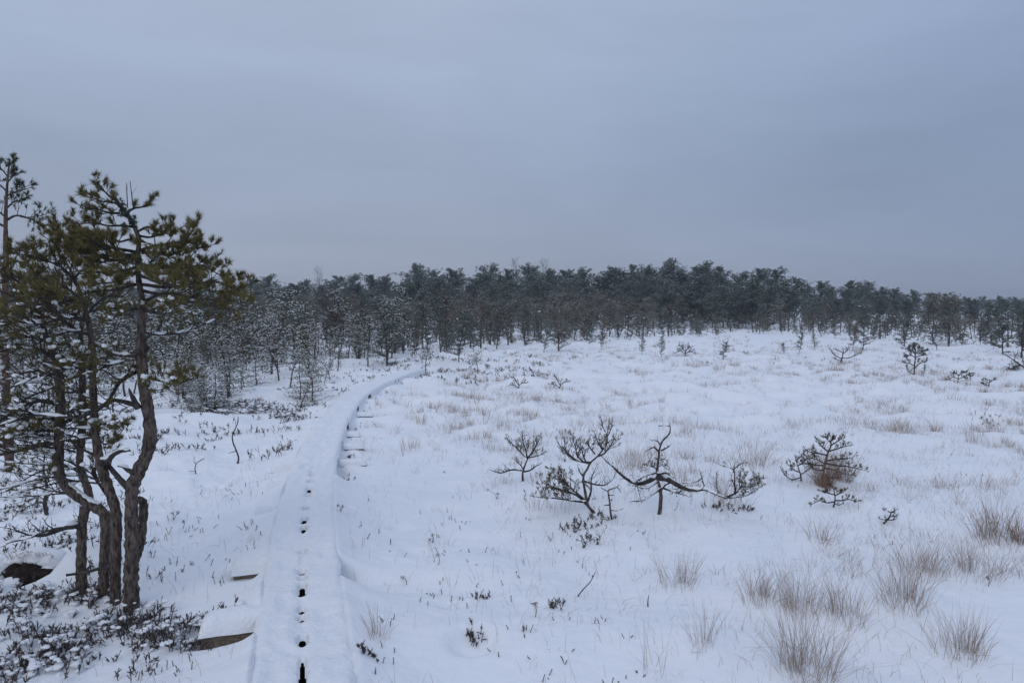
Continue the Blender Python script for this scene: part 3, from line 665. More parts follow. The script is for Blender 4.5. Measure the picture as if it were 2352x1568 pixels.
# ---- tall thin pine at the very left, further back
Y0 = 8.6; g0 = at(12, 1000); g0 = np.array([P3(12, 760, Y0)[0], Y0, float(ground(P3(12, 760, Y0)[0], Y0))])
T = np.vstack([np.r_[g0, .055], PX([(10,760,7),(11,680,6.5),(14,600,6),(13,520,4.5),(14,470,3.5),(17,420,2.5),(22,365,1.2)], Y0)])
r0_, bb = root_at(T, 'slender_pine', 'tall slender reddish-stemmed pine at the left edge behind the front clump', 'pine tree')
tr = Tree(); tube(tr.trunk, cr(T, .04), 9, rough=.06)
for l, dy, n, L, ra in (([(16,505),(40,495),(75,505),(112,520)], -.2, 11, .3, 3), ([(14,570),(50,575),(80,590),(150,600)], .2, 12, .34, 3.2), ([(13,590),(40,600),(90,615),(150,640)], -.3, 10, .34, 3),
    ([(14,640),(40,630),(70,640),(90,660)], .2, 6, .2, 2), ([(12,520),(-20,510),(-60,520)], 0, 9, .3, 3), ([(12,590),(-30,600),(-70,590)], 0, 8, .3, 3),
    ([(14,480),(30,465),(50,460)], .1, 7, .2, 2), ([(15,450),(38,440),(58,435)], -.1, 7, .2, 2), ([(15,440),(0,425),(-20,420)], .1, 7, .2, 2), ([(17,420),(30,405),(40,400)], .1, 6, .14, 1.6), ([(17,405),(5,390),(-5,380)], -.1, 6, .14, 1.6), ([(20,385),(26,375),(30,368)], 0, 3, .1, 1.3), ([(14,500),(-10,480),(-30,470)], -.2, 7, .2, 2)):
    limb(tr, PX(l, Y0, ra, .9, dy), n, L, up=.10, tuft=1, nch=3, lvl=2, start=.25, tl=.06)
finish(tr, r0_, bb, M_NEED2, 20, .003, M_BARKR)
# ------------------------------------------------------------------ the little pines in the field (near)
def K(l, Y, r0=3, r1=.9, dY=0): return pth(l, Y, 3.4134, 1091.0, oy=918.7, r0=r0, r1=r1, dY=dY)
def K2(l, Y, r0=3, r1=.9, dY=0): return pth(l, Y, 3.737, 1722.6, oy=918.7, r0=r0, r1=r1, dY=dY)
M_NEEDC = mat('brownish_needles', (.065, .055, .03), (.17, .135, .075), island=True, rough=.7)
M_NEEDB = mat('tawny_needles', (.12, .095, .055), (.28, .24, .15), island=True, rough=.7)
def small(name, trunk, KF, label, cat, limbs, needm=M_NEEDB, tl=.026, nn=14, nw=.0018, bark=M_BARK, base_px=None, snl=.35, group='stunted pines on the open bog', rt=(6, 1.2), step=.02):
    a = trunk[0]
    q = KF([a], 5.0)[0]; d = q[:3]-np.array([0, 0, CAM_H]); z = .05
    for _ in range(12):
        t = (z-CAM_H)/d[2]; z = .5*z+.5*float(ground(d[0]*t, d[1]*t))
    Y = float(d[1]*t)
    T = KF(trunk, Y, rt[0]*.74, rt[1]*.8); T = ground_fix(T); root, bb = root_at(T, name, label, cat, group)
    tr = Tree(); P = cr(T, step); tube(tr.trunk, P, 9, rough=.1); snow_on(tr.snow, P, snl)
    for L in limbs:
        l, dy, n, ln, tf, ra = L[:6]; lv = L[6] if len(L) > 6 else 2; up = L[7] if len(L) > 7 else .1; sn = L[8] if len(L) > 8 else .1
        limb(tr, KF(l, Y, ra*.95, .75, dy), int(n*(1.25 if name == 'young_pine' else 1.9)), ln, up=up, tuft=tf*.62, nch=3, lvl=lv, tl=tl, snow=sn, start=.3, sn_l=snl, step=.02, sides=6, shr=.55)
    finish(tr, root, bb, needm, nn, nw, bark)
    return Y
small('stunted_pine', [(375,635),(374,590),(376,560),(395,500),(415,455),(425,440)], K, 'small flat-topped pine, leftmost of the three crooked pines on the open snow', 'pine tree', [
    ([(415,450),(380,430),(330,380),(270,320)], .1, 8, .14, .8, 2.2), ([(420,445),(455,400),(480,350),(500,310)], .1, 8, .13, .8, 2.2),
    ([(410,460),(400,400),(380,340),(370,290)], -.1, 8, .13, .8, 2), ([(365,550),(290,545),(200,570),(160,560)], -.1, 7, .12, .05, 2.5),
    ([(385,560),(430,550),(470,520),(505,505)], .1, 3, .06, 0, 2.5), ([(380,540),(350,500),(320,470)], .1, 4, .1, .1, 1.6), ([(420,450),(480,440),(530,420)], -.1, 5, .1, .6, 1.6)], rt=(4, 1.6))
small('stunted_pine', [(932,880),(885,825),(868,740),(850,640),(855,580),(880,540),(905,490),(960,440),(1000,390),(1035,330),(1035,270),(1050,200),(1052,140)], K, 'bushy forked pine, middle of the three crooked pines on the open snow', 'pine tree', [
    ([(880,820),(820,760),(740,720),(640,690),(540,650)], -.1, 11, .16, .75, 4, 3), ([(870,790),(800,730),(700,640),(620,580)], .15, 10, .16, .75, 3, 3), ([(870,800),(780,790),(640,770),(500,760)], -.25, 10, .15, .6, 3, 3),
    ([(905,490),(830,480),(760,450),(715,400),(700,320)], .1, 9, .16, .5, 3.2), ([(850,485),(800,430),(790,380),(770,310)], -.1, 9, .14, .6, 2.2), ([(880,500),(850,440),(840,400),(830,370)], .1, 6, .12, .5, 2),
    ([(885,790),(910,710),(912,620),(940,545)], -.1, 4, .1, .0, 3), ([(860,635),(940,660),(1020,665),(1075,625)], .05, 5, .1, .0, 2.5), ([(960,440),(1010,420),(1060,360),(1095,300)], .1, 9, .14, .7, 2.5), ([(1000,390),(970,340),(945,280)], -.1, 5, .1, .3, 2),
    ([(1035,280),(1000,200),(990,150)], .05, 4, .08, .05, 1.5), ([(1035,290),(1065,230),(1075,180)], .05, 4, .08, .1, 1.5), ([(850,600),(820,560),(810,530)], 0, 2, .06, 0, 2), ([(705,480),(700,420),(650,330)], .3, 3, .1, .2, 1.4), ([(940,420),(900,370),(890,340)], -.2, 6, .1, .9, 2), ([(1000,380),(990,350),(1010,320)], -.2, 5, .09, 1, 2)], rt=(5, 1.0))
small('stunted_pine', [(1445,890),(1452,850),(1457,750),(1447,680),(1428,600),(1430,540),(1440,450),(1445,390),(1470,320),(1510,280),(1530,240),(1527,180)], K, 'half-dead pine with bare spire and long drooping side limbs, rightmost of the three crooked pines', 'pine tree', [
    ([(1440,605),(1500,618),(1560,650),(1640,690),(1720,705),(1800,700),(1850,720),(1920,750),(1975,765)], -.2, 8, .08, 0, 7.6, 1), ([(1960,765),(2020,740),(2090,700),(2160,680),(2215,660)], -.2, 13, .17, .7, 3, 3), ([(1960,765),(2040,760),(2120,750),(2200,710)], 0, 9, .12, .6, 2, 2),
    ([(1425,595),(1380,625),(1300,655),(1240,645),(1180,610),(1130,570),(1080,520),(1030,480),(995,440)], -.1, 9, .07, 0, 6.2, 1, .0), ([(1460,690),(1400,730),(1330,780),(1235,793)], -.2, 5, .07, 0, 3, 1, 0),
    ([(1480,690),(1560,720),(1650,745)], -.2, 6, .1, 0, 2.4, 2, 0), ([(1460,705),(1500,660),(1560,640),(1610,660)], .2, 5, .08, 0, 2.4, 1, 0), ([(1420,570),(1340,590),(1270,640),(1290,740)], -.2, 8, .12, .05, 2.4, 2, -.05),
    ([(1440,400),(1400,370),(1350,395)], .05, 4, .05, 0, 2.6, 1), ([(1450,350),(1430,320),(1385,315)], .05, 3, .04, 0, 2, 1), ([(1460,395),(1500,375),(1525,360)], -.05, 4, .05, 0, 2.6, 1), ([(1435,460),(1400,450),(1390,490)], -.1, 3, .05, 0, 2, 1),
    ([(1455,470),(1490,460),(1515,490)], -.1, 3, .05, .1, 2, 1), ([(1425,580),(1500,572),(1555,605)], -.25, 3, .06, 0, 3.6, 1, 0), ([(1527,205),(1490,198),(1437,203)], 0, 2, .03, 0, 1.6, 0), ([(1430,540),(1380,520),(1340,545)], -.1, 6, .09, .9, 1.8), ([(1435,520),(1470,510),(1490,530)], -.1, 4, .08, .8, 1.6),
    ([(1810,700),(1790,650),(1765,560)], .05, 2, .05, 0, 1.8, 1), ([(1780,610),(1730,640),(1630,650)], .05, 3, .05, 0, 1.6, 1), ([(2040,740),(2035,640),(2025,545),(1945,515)], .05, 6, .1, .1, 2.2, 2), ([(2025,545),(2060,515),(2105,490)], .05, 4, .07, .1, 1.6, 1),
    ([(1920,750),(1900,690),(1890,600)], .1, 5, .1, .1, 1.6, 2), ([(1975,765),(1990,790),(1960,820)], -.1, 4, .05, 0, 1.8, 1, -.05), ([(1430,640),(1370,680),(1330,690),(1250,670)], -.3, 6, .09, 0, 2.4, 1, -.05)], rt=(6.5, 1.4), snl=.6)
small('dead_sapling', [(1072,935),(1062,870),(1056,800),(1048,750),(1046,705),(1090,690),(1115,680),(1130,660)], K, 'snow-plastered dead sapling between the bushy pine and the half-dead pine', 'sapling', [
    ([(1065,860),(1110,865),(1150,855)], 0, 2, .03, 0, 1.6, 1), ([(1055,820),(1030,822),(1008,825)], 0, 0, .03, 0, 1.6, 0), ([(1048,715),(1020,705),(995,690)], 0, 2, .03, 0, 1.4, 1), ([(1050,740),(1070,745),(1092,743)], 0, 0, .03, 0, 1.3, 0), ([(1110,682),(1130,695),(1142,722)], 0, 0, .03, 0, 1.2, 0), ([(1060,780),(1070,790),(1075,770)], 0, 0, .03, 0, 1.2, 0)], rt=(3.5, 1.0), snl=.85, group=None)
small('young_pine', [(628,745),(630,660),(640,580),(655,500),(675,440),(695,390),(690,350),(640,310)], K2, 'young layered green pine rising from rusty grass right of the crooked pines', 'pine tree', [
    ([(690,390),(740,360),(785,330)], .1, 6, .1, 1, 2), ([(690,370),(700,340),(710,325)], 0, 5, .08, 1, 2), ([(670,440),(740,420),(820,395),(850,390)], -.1, 7, .1, 1, 2), ([(660,470),(600,460),(540,450),(500,440)], .1, 7, .1, 1, 2), ([(670,440),(620,400),(590,365)], -.1, 6, .1, 1, 2),
    ([(650,520),(720,510),(800,500),(865,495)], .1, 8, .11, .9, 2.2), ([(648,540),(740,560),(830,570),(940,590)], -.1, 9, .12, .9, 2.4), ([(640,560),(560,555),(480,545),(430,545)], -.1, 8, .11, .7, 2.2), ([(645,550),(600,520),(540,500)], .2, 6, .11, .8, 2), ([(640,580),(720,600),(800,630),(860,640)], .1, 8, .12, .5, 2), ([(636,600),(580,600),(540,580)], -.2, 6, .1, .6, 2), ([(634,650),(700,670),(780,660)], -.1, 6, .1, .3, 1.6), ([(690,360),(660,330),(650,310)], .1, 4, .07, 1, 1.6)], needm=M_NEEDC, tl=.030, nn=18, rt=(4, 1.2), snl=.1, group=None)
small('young_pine', [(440,692),(435,640),(415,580),(400,530),(385,465)], K2, 'thin dark pine sapling just left of the pine in the rusty grass', 'pine tree', [
    ([(430,620),(380,600),(335,560)], 0, 5, .08, .9, 1.6), ([(410,560),(450,540),(480,500)], 0, 6, .09, .9, 1.6), ([(440,660),(370,680),(320,660),(275,610)], 0, 6, .08, .7, 1.6), ([(395,520),(430,490),(455,460)], 0, 4, .07, .9, 1.5), ([(430,640),(480,610),(520,560)], .1, 6, .09, .8, 1.5)], needm=M_NEEDC, tl=.028, nn=18, rt=(2.6, 1), snl=.1, group=None)
small('young_pine', [(716,918),(728,870),(730,830),(722,780),(712,740)], K2, 'low spreading pine seedling in front of the rusty grass tuft', 'pine tree', [
    ([(725,870),(660,880),(600,860),(545,885)], 0, 6, .07, 1, 1.8, 2, .12, .3), ([(728,860),(790,860),(850,850),(900,865)], 0, 6, .07, 1, 1.8, 2, .12, .3), ([(728,820),(770,800),(800,790)], -.05, 5, .07, 1, 1.6, 2, .12, .4), ([(726,810),(680,800),(630,785)], .05, 5, .07, 1, 1.6, 2, .12, .4), ([(722,880),(760,900),(790,890)], -.1, 3, .05, 1, 1.3, 1), ([(715,750),(690,730),(680,715)], 0, 4, .05, 1, 1.4, 1, .1, .5)], needm=M_NEEDC, tl=.030, nn=20, rt=(2.6, 1.2), snl=.2, group=None)
small('pine_seedling', [(1148,1058),(1185,1020),(1205,985),(1215,960)], K2, 'tiny leaning pine seedling with snowy tips, alone on smooth snow at the right', 'seedling', [
    ([(1212,962),(1240,950),(1255,940)], 0, 2, .04, 1, 1.6, 1, .1, .6), ([(1210,965),(1180,950),(1155,945)], 0, 2, .04, 1, 1.6, 1, .1, .6), ([(1195,1000),(1220,995),(1245,992)], 0, 2, .04, 1, 1.5, 1, .1, .4), ([(1180,1025),(1220,1028),(1250,1022)], 0, 1, .04, 1, 1.5, 1, .1, .4), ([(1180,1022),(1150,1025),(1125,1020)], 0, 2, .04, 1, 1.5, 1, .1, .4)], needm=M_NEED2, tl=.03, nn=22, rt=(3.4, 1.4), snl=.3, group=None)
#PART2
# ------------------------------------------------------------------ trees of the wood: prototypes, then copies
PARK = (0, 0, -500)
def hide_proto(o): pass
M_MIDG = mat('young_needles', (.048, .054, .028), (.150, .155, .075), island=True, rough=.8); vary(M_MIDG, .75, 1.35, (1.1, 1.0, .85))
def make_mid(seed, H, dens=1.15, bushy=False, low=.22, need=M_MIDG, snow=.42):
    """snow-laden small pine, modelled for 10-30 m"""
    global rng
    random.seed(seed); rng = np.random.default_rng(seed)
    tr = Tree(); p = np.array([0, 0, -.08]); pts = []; d = np.array([random.uniform(-.18, .18), random.uniform(-.15, .15), 1.]); n = 14
    for k in range(n+1):
        r = (.009*H+.006)*(1-k/n)**.8+.0025
        pts.append(np.r_[p, r]); d = nrm(d+rng.normal(size=3)*[.13, .13, .0]+np.array([0, 0, .12])); p = p+d*(H+.08)/n
    P = cr(pts, .05); tube(tr.trunk, P, 7, rough=.08); snow_on(tr.snow, P, .25)
    nw = int((8 if not bushy else 9)*dens)
    for w_ in range(nw):
        fw = low+(1-low)*(w_+.5*random.random())/nw; a0 = random.uniform(0, 6.28)
        for b_ in range(random.choice([3, 4, 4, 5])):
            f = min(.985, fw+random.uniform(-.015, .015)); i = min(len(P)-2, int(f*(len(P)-1)))
            a = a0+b_*1.5+random.uniform(-.4, .4); ln = H*(.27*(1-f)**.65+.05)*random.uniform(.45, 1.25)*(1.35 if bushy else 1)
            d0 = np.array([math.cos(a), math.sin(a), .02+.55*f**2]); q = P[i, :3].copy(); rr = .006*(1-f)+.003; L = [np.r_[q, rr]]
            for j in range(4):
                d0 = nrm(d0+rng.normal(size=3)*[.2, .2, .10]+np.array([0, 0, .03])); q = q+d0*ln/4; L.append(np.r_[q, rr*(1-(j+1)/5)])
            limb(tr, L, 5, .11*H/2+.05, up=.05, tuft=.95, nch=2, lvl=2, tl=.050, snow=0, start=.12, sn_l=.30, step=.06, sides=4)
    tp = np.array(tr.tp); k = rng.random(len(tp)) < snow+.15
    for _ in range(2): lumps(tr.snow, tp[k]+rng.normal(size=(k.sum(), 3))*[.012, .012, .004]+[0, 0, .012], rng.uniform(.008, .020, k.sum()), .5, ICO0, jit=.3)
    root = bpy.data.objects.new('snowy_pine', None); COL.objects.link(root)
    finish(tr, root, np.zeros(3), need, 13, .0034, M_BARK, M_TWIG, spread=(8, 65), ico=ICO0, flat=.65)
    return root
def make_far(seed, H, kind, lo=False):
    """kind 0: thin bog pine; 1: full-crowned tall pine; modelled for 30-110 m"""
    global rng
    random.seed(seed); rng = np.random.default_rng(seed)
    wood = MB(); need = MB(); p = np.array([0, 0, -.2]); pts = []; d = np.array([random.uniform(-.12, .12), random.uniform(-.12, .12), 1.]); n = 12
    lean = np.array([.05, 0, 0]) if kind else np.zeros(3)
    for k in range(n+1):
        pts.append(np.r_[p, (.0085*H+.008)*(1-k/n)**.8+.006]); d = nrm(d+rng.normal(size=3)*[.09, .09, 0]+lean*.4+np.array([0, 0, .12])); p = p+d*(H+.1)/n
    P = cr(pts, .2); tube(wood, P, 6)
    if kind == 0 and random.random() < .4:
        a = random.uniform(0, 6.28); b = P[2, :3]; tube(wood, cr([np.r_[b, .03], np.r_[b+np.array([math.cos(a)*.25, math.sin(a)*.25, .4*H*.5]), .025], np.r_[b+np.array([math.cos(a)*.3, math.sin(a)*.3, .6*H]), .01]], .2), 5)
    nl = 32 if kind == 0 else 44; low = random.uniform(.08, .30) if kind == 0 else random.uniform(.10, .25)
    C, S_, = [], []; sz = .050 if kind == 0 else .105
    TP, TD, TL = [], [], []
    for k in range(nl):
        f = low+(.97-low)*((k+random.random()*1.3)/nl)**.85; f = min(f, .97); i = min(len(P)-2, int(f*(len(P)-1)))
        a = random.uniform(0, 6.28); g = (f-low)/(1-low)
        prof = (math.sin(math.pi*min(1, .18+.82*g))**.6) if kind == 0 else (1-g**random.choice([2.2, 3.0, 4.2]))**.7*(.6+.4*min(1, g*3))
        ln = H*(.26 if kind == 0 else .30)*max(.26, prof)*random.uniform(.6, 1.3)
        el = (.05+.9*g)*(1 if kind == 0 else 1.0); d0 = np.array([math.cos(a)+(.25 if kind else 0), math.sin(a), el]); d0 = nrm(d0); q = P[i, :3].copy(); r = .008*H*(1-f)+.010; L = [np.r_[q, r]]
        for j in range(4):
            d0 = nrm(d0+rng.normal(size=3)*.16+np.array([0, 0, .07])); q = q+d0*ln/4; L.append(np.r_[q, r*(1-(j+1)/4.6)])
        Lp = cr(L, .25); tube(wood, Lp, 4)
        m = int((30 if kind == 0 else 46)*max(.5, ln/(H*.22)))
        for j in range(m):
            u = random.random()**.6; ii = min(len(Lp)-1, int(u*(len(Lp)-1)+.5)); sp = ln*.24*(1 if u > .4 else .6)
            off = rng.normal(size=3)*[sp*.6, sp*.6, sp*(.24 if kind == 0 else .26)]
            c = Lp[ii, :3]+off; c[2] += .06*ln
            TP.append(c); TD.append(nrm(off*[1, 1, .5]+np.array([0, 0, .25])+d0*.4)); TL.append(sz*random.uniform(.8, 1.5))
            if random.random() < .22: tube(wood, [np.r_[Lp[ii, :3], .006], np.r_[c, .003]], 3)
    TP = np.array(TP); TD = np.array(TD); TL = np.array(TL)
    needles(need, TP, TD, TL*1.7*(1.15 if lo else 1.08), 4 if lo else (10 if kind == 0 else 9), .022 if lo else (.010 if kind == 0 else .026), 0, spread=(10, 95), back=.5)
    sn = rng.random(len(TP)) < (.85 if kind == 0 else .80)
    # snow lying on the sprays: small flattish faces on top of the tufts
    q = TP[sn]+np.array([0, 0, 1])*TL[sn][:, None]*.45
    up = nrm(rng.normal(size=(len(q), 3))*.25+np.array([0, 0, 1.])); A = nrm(np.cross(up, rng.normal(size=(len(q), 3)))); B = np.cross(up, A); s_ = (TL[sn]*rng.uniform(.25, .60, len(q)))[:, None]
    Vv = np.stack([q+A*s_, q+B*s_*.8, q-A*s_*.9, q-B*s_*.7, q+up*s_*.5], 1); k = np.arange(len(q))[:, None]*5
    tt_ = np.concatenate([k+np.array([[0, 1, 4]]), k+np.array([[1, 2, 4]]), k+np.array([[2, 3, 4]]), k+np.array([[3, 0, 4]])])
    if lo: need.add(Vv, tt_, None, 1); return wood, need
    root = bpy.data.objects.new('bog_pine' if kind == 0 else 'forest_pine', None); COL.objects.link(root)
    wood.build('trunk', M_FARBARK, root)
    need.add(Vv, tt_, None, 1)
    need.build('crown', [(M_MID if kind == 0 and seed % 2 else M_FAR), M_LUMP], root, smooth=False)
    return root
def make_birch(seed, H):
    random.seed(seed); tr = Tree(); P = cr([(0, 0, -.2, .05), (.1, 0, H*.4, .04), (0, .1, H*.75, .02), (.1, .1, H, .008)], .2); tube(tr.trunk, P, 5)
    for k in range(34):
        i = int((.35+.62*random.random())*(len(P)-1)); a = random.uniform(0, 6.28)
        twig(tr, P[i, :3], np.array([math.cos(a), math.sin(a), 1.4]), H*.22, .016, 2, .05, .15, 0, 4, sides=3, shr=.6)
    root = bpy.data.objects.new('birch', None); COL.objects.link(root); finish(tr, root, np.zeros(3), bark=M_FARBARK, twigm=M_FARBARK); return root
protoM = [make_mid(31, 2.0), make_mid(32, 2.0, 1.1), make_mid(33, 2.0, .8, low=.4), make_mid(34, 2.0, 1.0, True, .04), make_mid(35, 2.0, .9, low=.3), make_mid(37, 2.0, .9, True, .05)]
HM = [2.0]*6
protoB = [make_far(50+k, 4.0, 0) for k in range(8)]
protoF = [make_far(70+k, 8.0, 1) for k in range(7)]
birch = make_birch(5, 9.0)
random.seed(99); rng = np.random.default_rng(99)
used = set()
def put(proto, x, y, H0, H, label, group, cat, wide=1.0):
    s = H/H0; z = float(ground(x, y)); sc = (s*wide, s*wide, s)
    if id(proto) not in used:
        used.add(id(proto)); o = proto; o.location = (x, y, z); o.rotation_euler = (0, 0, random.uniform(-.7, .7)); o.scale = sc
        tag(o, label, cat, group); return o
    o = copy_tree(proto, (x, y, z), random.uniform(-.9, .9) if H0 > 6 else random.uniform(0, 6.28), sc, label, group); o['category'] = cat
    if not group and 'group' in o: del o['group']
    return o
def base(px, py): p = at(px, py); return float(p[0]), float(p[1])
def hgt(y, x, topy): return CAM_H+(HORIZON-topy)*y/F-float(ground(x, y))
G_MID = 'snow-laden pines beside the boardwalk'
# single trees one can point to: (pixel of the foot, pixel row of the top, prototype, label)
for px, py, ty, k, wd, lab in (
    (606,827,708,0,1.15,'snow-plastered pine with tiered white crown, left of the boardwalk bend'),
    (648,815,697,1,1.1,'slim pine with rounded snowy top, just right of the white-tiered one'),
    (678,806,735,2,1.2,'short dark leaning pine behind the slim snowy-topped one'),
    (776,852,745,4,.95,'crooked twin-stemmed pine with snowy cap above the boardwalk bend'),
    (758,872,800,2,1.2,'small crooked pine closest below the snowy-capped twin-stemmed one'),
    (738,878,812,2,.9,'thin bent pine stem left of the boardwalk bend'),
    (690,914,812,3,1.25,'broad snow-laden bushy pine nearest the left side of the boardwalk'),
    (588,884,800,5,1.35,'broad snowy pine bush left of the one nearest the boardwalk'),
    (524,915,838,3,1.25,'low snow-covered pine bush above the leafless bent stem'),
    (407,930,858,2,1.3,'small pine leaning left with snowy tufts, right of the front clump'),
    (463,922,845,4,1.25,'thin pine with snowy twigs between the front clump and the pine bushes'),
    (437,836,640,0,.8,'tall red-stemmed pine seen through the right side of the front crown'),
    (536,834,650,4,.8,'tall thin red-stemmed pine right of the front crown'),
    (566,850,730,1,.9,'snowy pine between the two red-stemmed pines and the boardwalk bend'),
    (977,857,768,2,1.1,'gnarled bushy pine on the right bank where the boardwalk disappears'),
    (1097,857,800,2,1.4,'tiny twisted pine right of the end of the boardwalk'),
    ):
    x, y = base(px, py); put(protoM[k], x, y, 2.0, hgt(y, x, ty), lab, None, 'pine tree', wd)
for px, py, ty, k, wd, lab in (
    (889,839,662,0,1.15,'big brownish pine standing just left of where the boardwalk disappears'),
    (900,822,700,3,1.0,'second brownish stem close behind the big pine by the end of the boardwalk'),
    (1053,831,708,2,1.2,'brownish pine with low crooked limbs, right of the end of the boardwalk'),
    (1027,804,668,1,1.1,'taller pine behind the brownish pine with crooked limbs'),
    (830,810,715,4,1.0,'small round-crowned pine left of the big brownish pine'),
    (1141,801,690,5,1.0,'dark pine at the left end of the field edge'),
    (1284,806,672,1,1.1,'brown-green pine standing forward at the middle of the tree line'),
    (1249,809,738,6,1.0,'low pine just left of the brown-green pine at the tree line'),
    (1381,803,760,7,1.0,'small bushy pine in front of the tree line'),
    (1519,820,768,4,.8,'sparse little pine with one long side limb, out on the snow before the tree line'),
    (1475,813,768,2,.9,'little pine left of the one with a long side limb'),
    (1661,826,781,6,1.3,'twiggy pine bush alone on the snow in front of the middle of the wood'),
    (1834,813,759,5,.9,'small thin pine on the far snow with a round crown'),
    (1801,813,786,7,1.2,'knee-high dark pine left of the small round-crowned one'),
    (1871,802,762,2,.8,'small curved-stem pine on the far snow'),
    (1959,805,745,3,.9,'thin pine, left of three at the edge right of centre'),
    (1983,803,722,0,1.0,'taller thin pine, right of three at the edge right of centre'),
    (2076,797,720,1,1.2,'multi-stemmed dark pine at the right part of the tree line'),
    (2152,804,745,6,1.2,'low multi-stemmed pine in front of the big dark pine on the right'),
    (2179,793,664,3,1.35,'big dark pine rising above its neighbours at the right'),
    (2145,790,663,5,1.2,'dark pine close left of the big one at the right'),
    (2303,813,692,0,1.1,'pine with a pale stem near the right edge'),
    (2346,820,700,4,1.2,'dark pine cut by the right edge of the view'),
    (2121,864,834,2,.8,'spindly sapling beside the lone flat-crowned pine')):
    x, y = base(px, py); put(protoB[k % 8], x, y, 4.0, hgt(y, x, ty), lab, None, 'pine tree', wd)
EDGE = ([-400,300,560,700,900,1050,1150,1300,1500,1700,1900,2100,2200,2352,2700], [895,880,862,850,828,818,806,797,780,769,776,790,797,812,835])
def ed(px): return np.interp(px, *EDGE)
# scattered snowy pines left of the boardwalk
nM = 0; tries = 0; taken = []
while nM < 100 and tries < 4000:
    tries += 1
    Y = 9.5*3.4**(random.random()**.8); px = random.uniform(-160, 960); x = (px-CX)/F*Y
    if px > 640+ (Y-9)*14 or (Y < 14 and px > 640): continue
    py = HORIZON+(CAM_H-.15)/Y*F
    if py > ed(px)+(52 if px > 380 else 70): continue
    if abs(float(bt(x, Y))) < 1.0 and Y < 30: continue
    if px > 330 and px < 640 and Y < 13.2: continue
    if any((x-a)**2+(Y-b)**2 < .9 for a, b in taken): continue
    taken.append((x, Y)); H = (random.uniform(1.2, 2.4) if random.random() < .6 else random.uniform(.5, 1.1))*(1+.018*(Y-10))
    put(protoM[random.choice([0, 1, 2, 3, 4, 5, 0, 1, 4])], x, Y, 2.0, H, 'snow-laden little bog pine among many alike left of the boardwalk', G_MID, 'pine tree', random.uniform(.9, 1.15)); nM += 1
for k in range(13):
    px = random.uniform(415, 735); Y = random.uniform(13.6, 17.5)-(px-415)*.002; x = (px-CX)/F*Y
    if abs(float(bt(x, Y))) < .8: continue
    put(protoM[random.choice([3, 5])], x, Y, 2.0, random.uniform(.45, 1.0), 'low snow-smothered pine bush in the bank left of the boardwalk', 'low pine bushes of the snowy bank', 'shrub', random.uniform(1.3, 1.9))
# the belt of bog pines along the far edge of the field
G_B = 'bog pines of the belt at the far edge of the field'; n = 0; taken = []; tries = 0
while n < 268 and tries < 30000:
    tries += 1
    px = random.uniform(-260, 2560); Ye = CAM_H*F/(ed(px)-HORIZON)
    Ye = max(Ye, 22); Y = Ye*(1+random.random()**1.5*.62)
    if Y > 84 or (px > 560 and px < 1000 and Y < 27): continue
    x = (px-CX)/F*Y
    if abs(float(bt(x, Y))) < 1.3 and Y < 30: continue
    if any((x-a)**2+(Y-b)**2 < 1.1 for a, b in taken): continue
    taken.append((x, Y)); H = random.uniform(1.8, 3.1)+.022*(Y-Ye)+.010*max(0, Y-30); H = max(1.6, min(H, hgt(Y, x, float(np.interp(px, [-150, 600, 960, 1500, 1700, 2060, 2300, 2600], [655, 645, 640, 625, 640, 690, 705, 708]))+random.uniform(22, 60))))
    if Y < Ye*1.12 or random.random() < .36: H *= random.uniform(.32, .8)
    put(random.choice(protoB), x, Y, 4.0, H, 'snow-dusted bog pine in the mixed belt at the far edge of the snowfield', G_B, 'pine tree', random.uniform(.9, 1.25)); n += 1
# beyond the nearest three hundred: the rest of the belt as one thicket
lowp = [make_far(90+k, 4.0, 0, True) for k in range(4)]; random.seed(123); rng = np.random.default_rng(123); th_ = MB(); n = 0
while n < 330:
    px = random.uniform(-260, 2560); Ye = max(22, CAM_H*F/(ed(px)-HORIZON)); Y = Ye*1.35+(92-Ye*1.35)*random.random()**.9
    x = (px-CX)/F*Y; H = random.uniform(2.2, 3.9)+.018*(Y-Ye); H = max(1.6, min(H, hgt(Y, x, float(np.interp(px, [-150, 600, 960, 1500, 1700, 2060, 2300, 2600], [655, 645, 640, 625, 640, 690, 705, 708]))+random.uniform(16, 50))))
    if random.random() < .3: H *= .55
    wv, nv = random.choice(lowp); a = random.uniform(0, 6.28); s_ = H/4; wd = s_*random.uniform(.95, 1.3); z = float(ground(x, Y)); M_ = np.array([[math.cos(a)*wd, -math.sin(a)*wd, 0], [math.sin(a)*wd, math.cos(a)*wd, 0], [0, 0, s_]])
    for src, mo in ((wv, 2), (nv, 0)):
        V = np.concatenate(src.v)@M_.T+[x, Y, z]; b0 = th_.n; th_.v.append(V.astype(np.float32)); th_.n += len(V)
        th_.t += [(q+b0, m_+mo) for q, m_ in src.t]; th_.q += [(q+b0, m_+mo) for q, m_ in src.q]
    n += 1
tag(th_.build('pine_thicket', [M_MID, M_LUMP, M_FARBARK], smooth=False), 'deeper mass of small frosted bog pines behind the first rows at the field edge', 'thicket', kind='stuff')
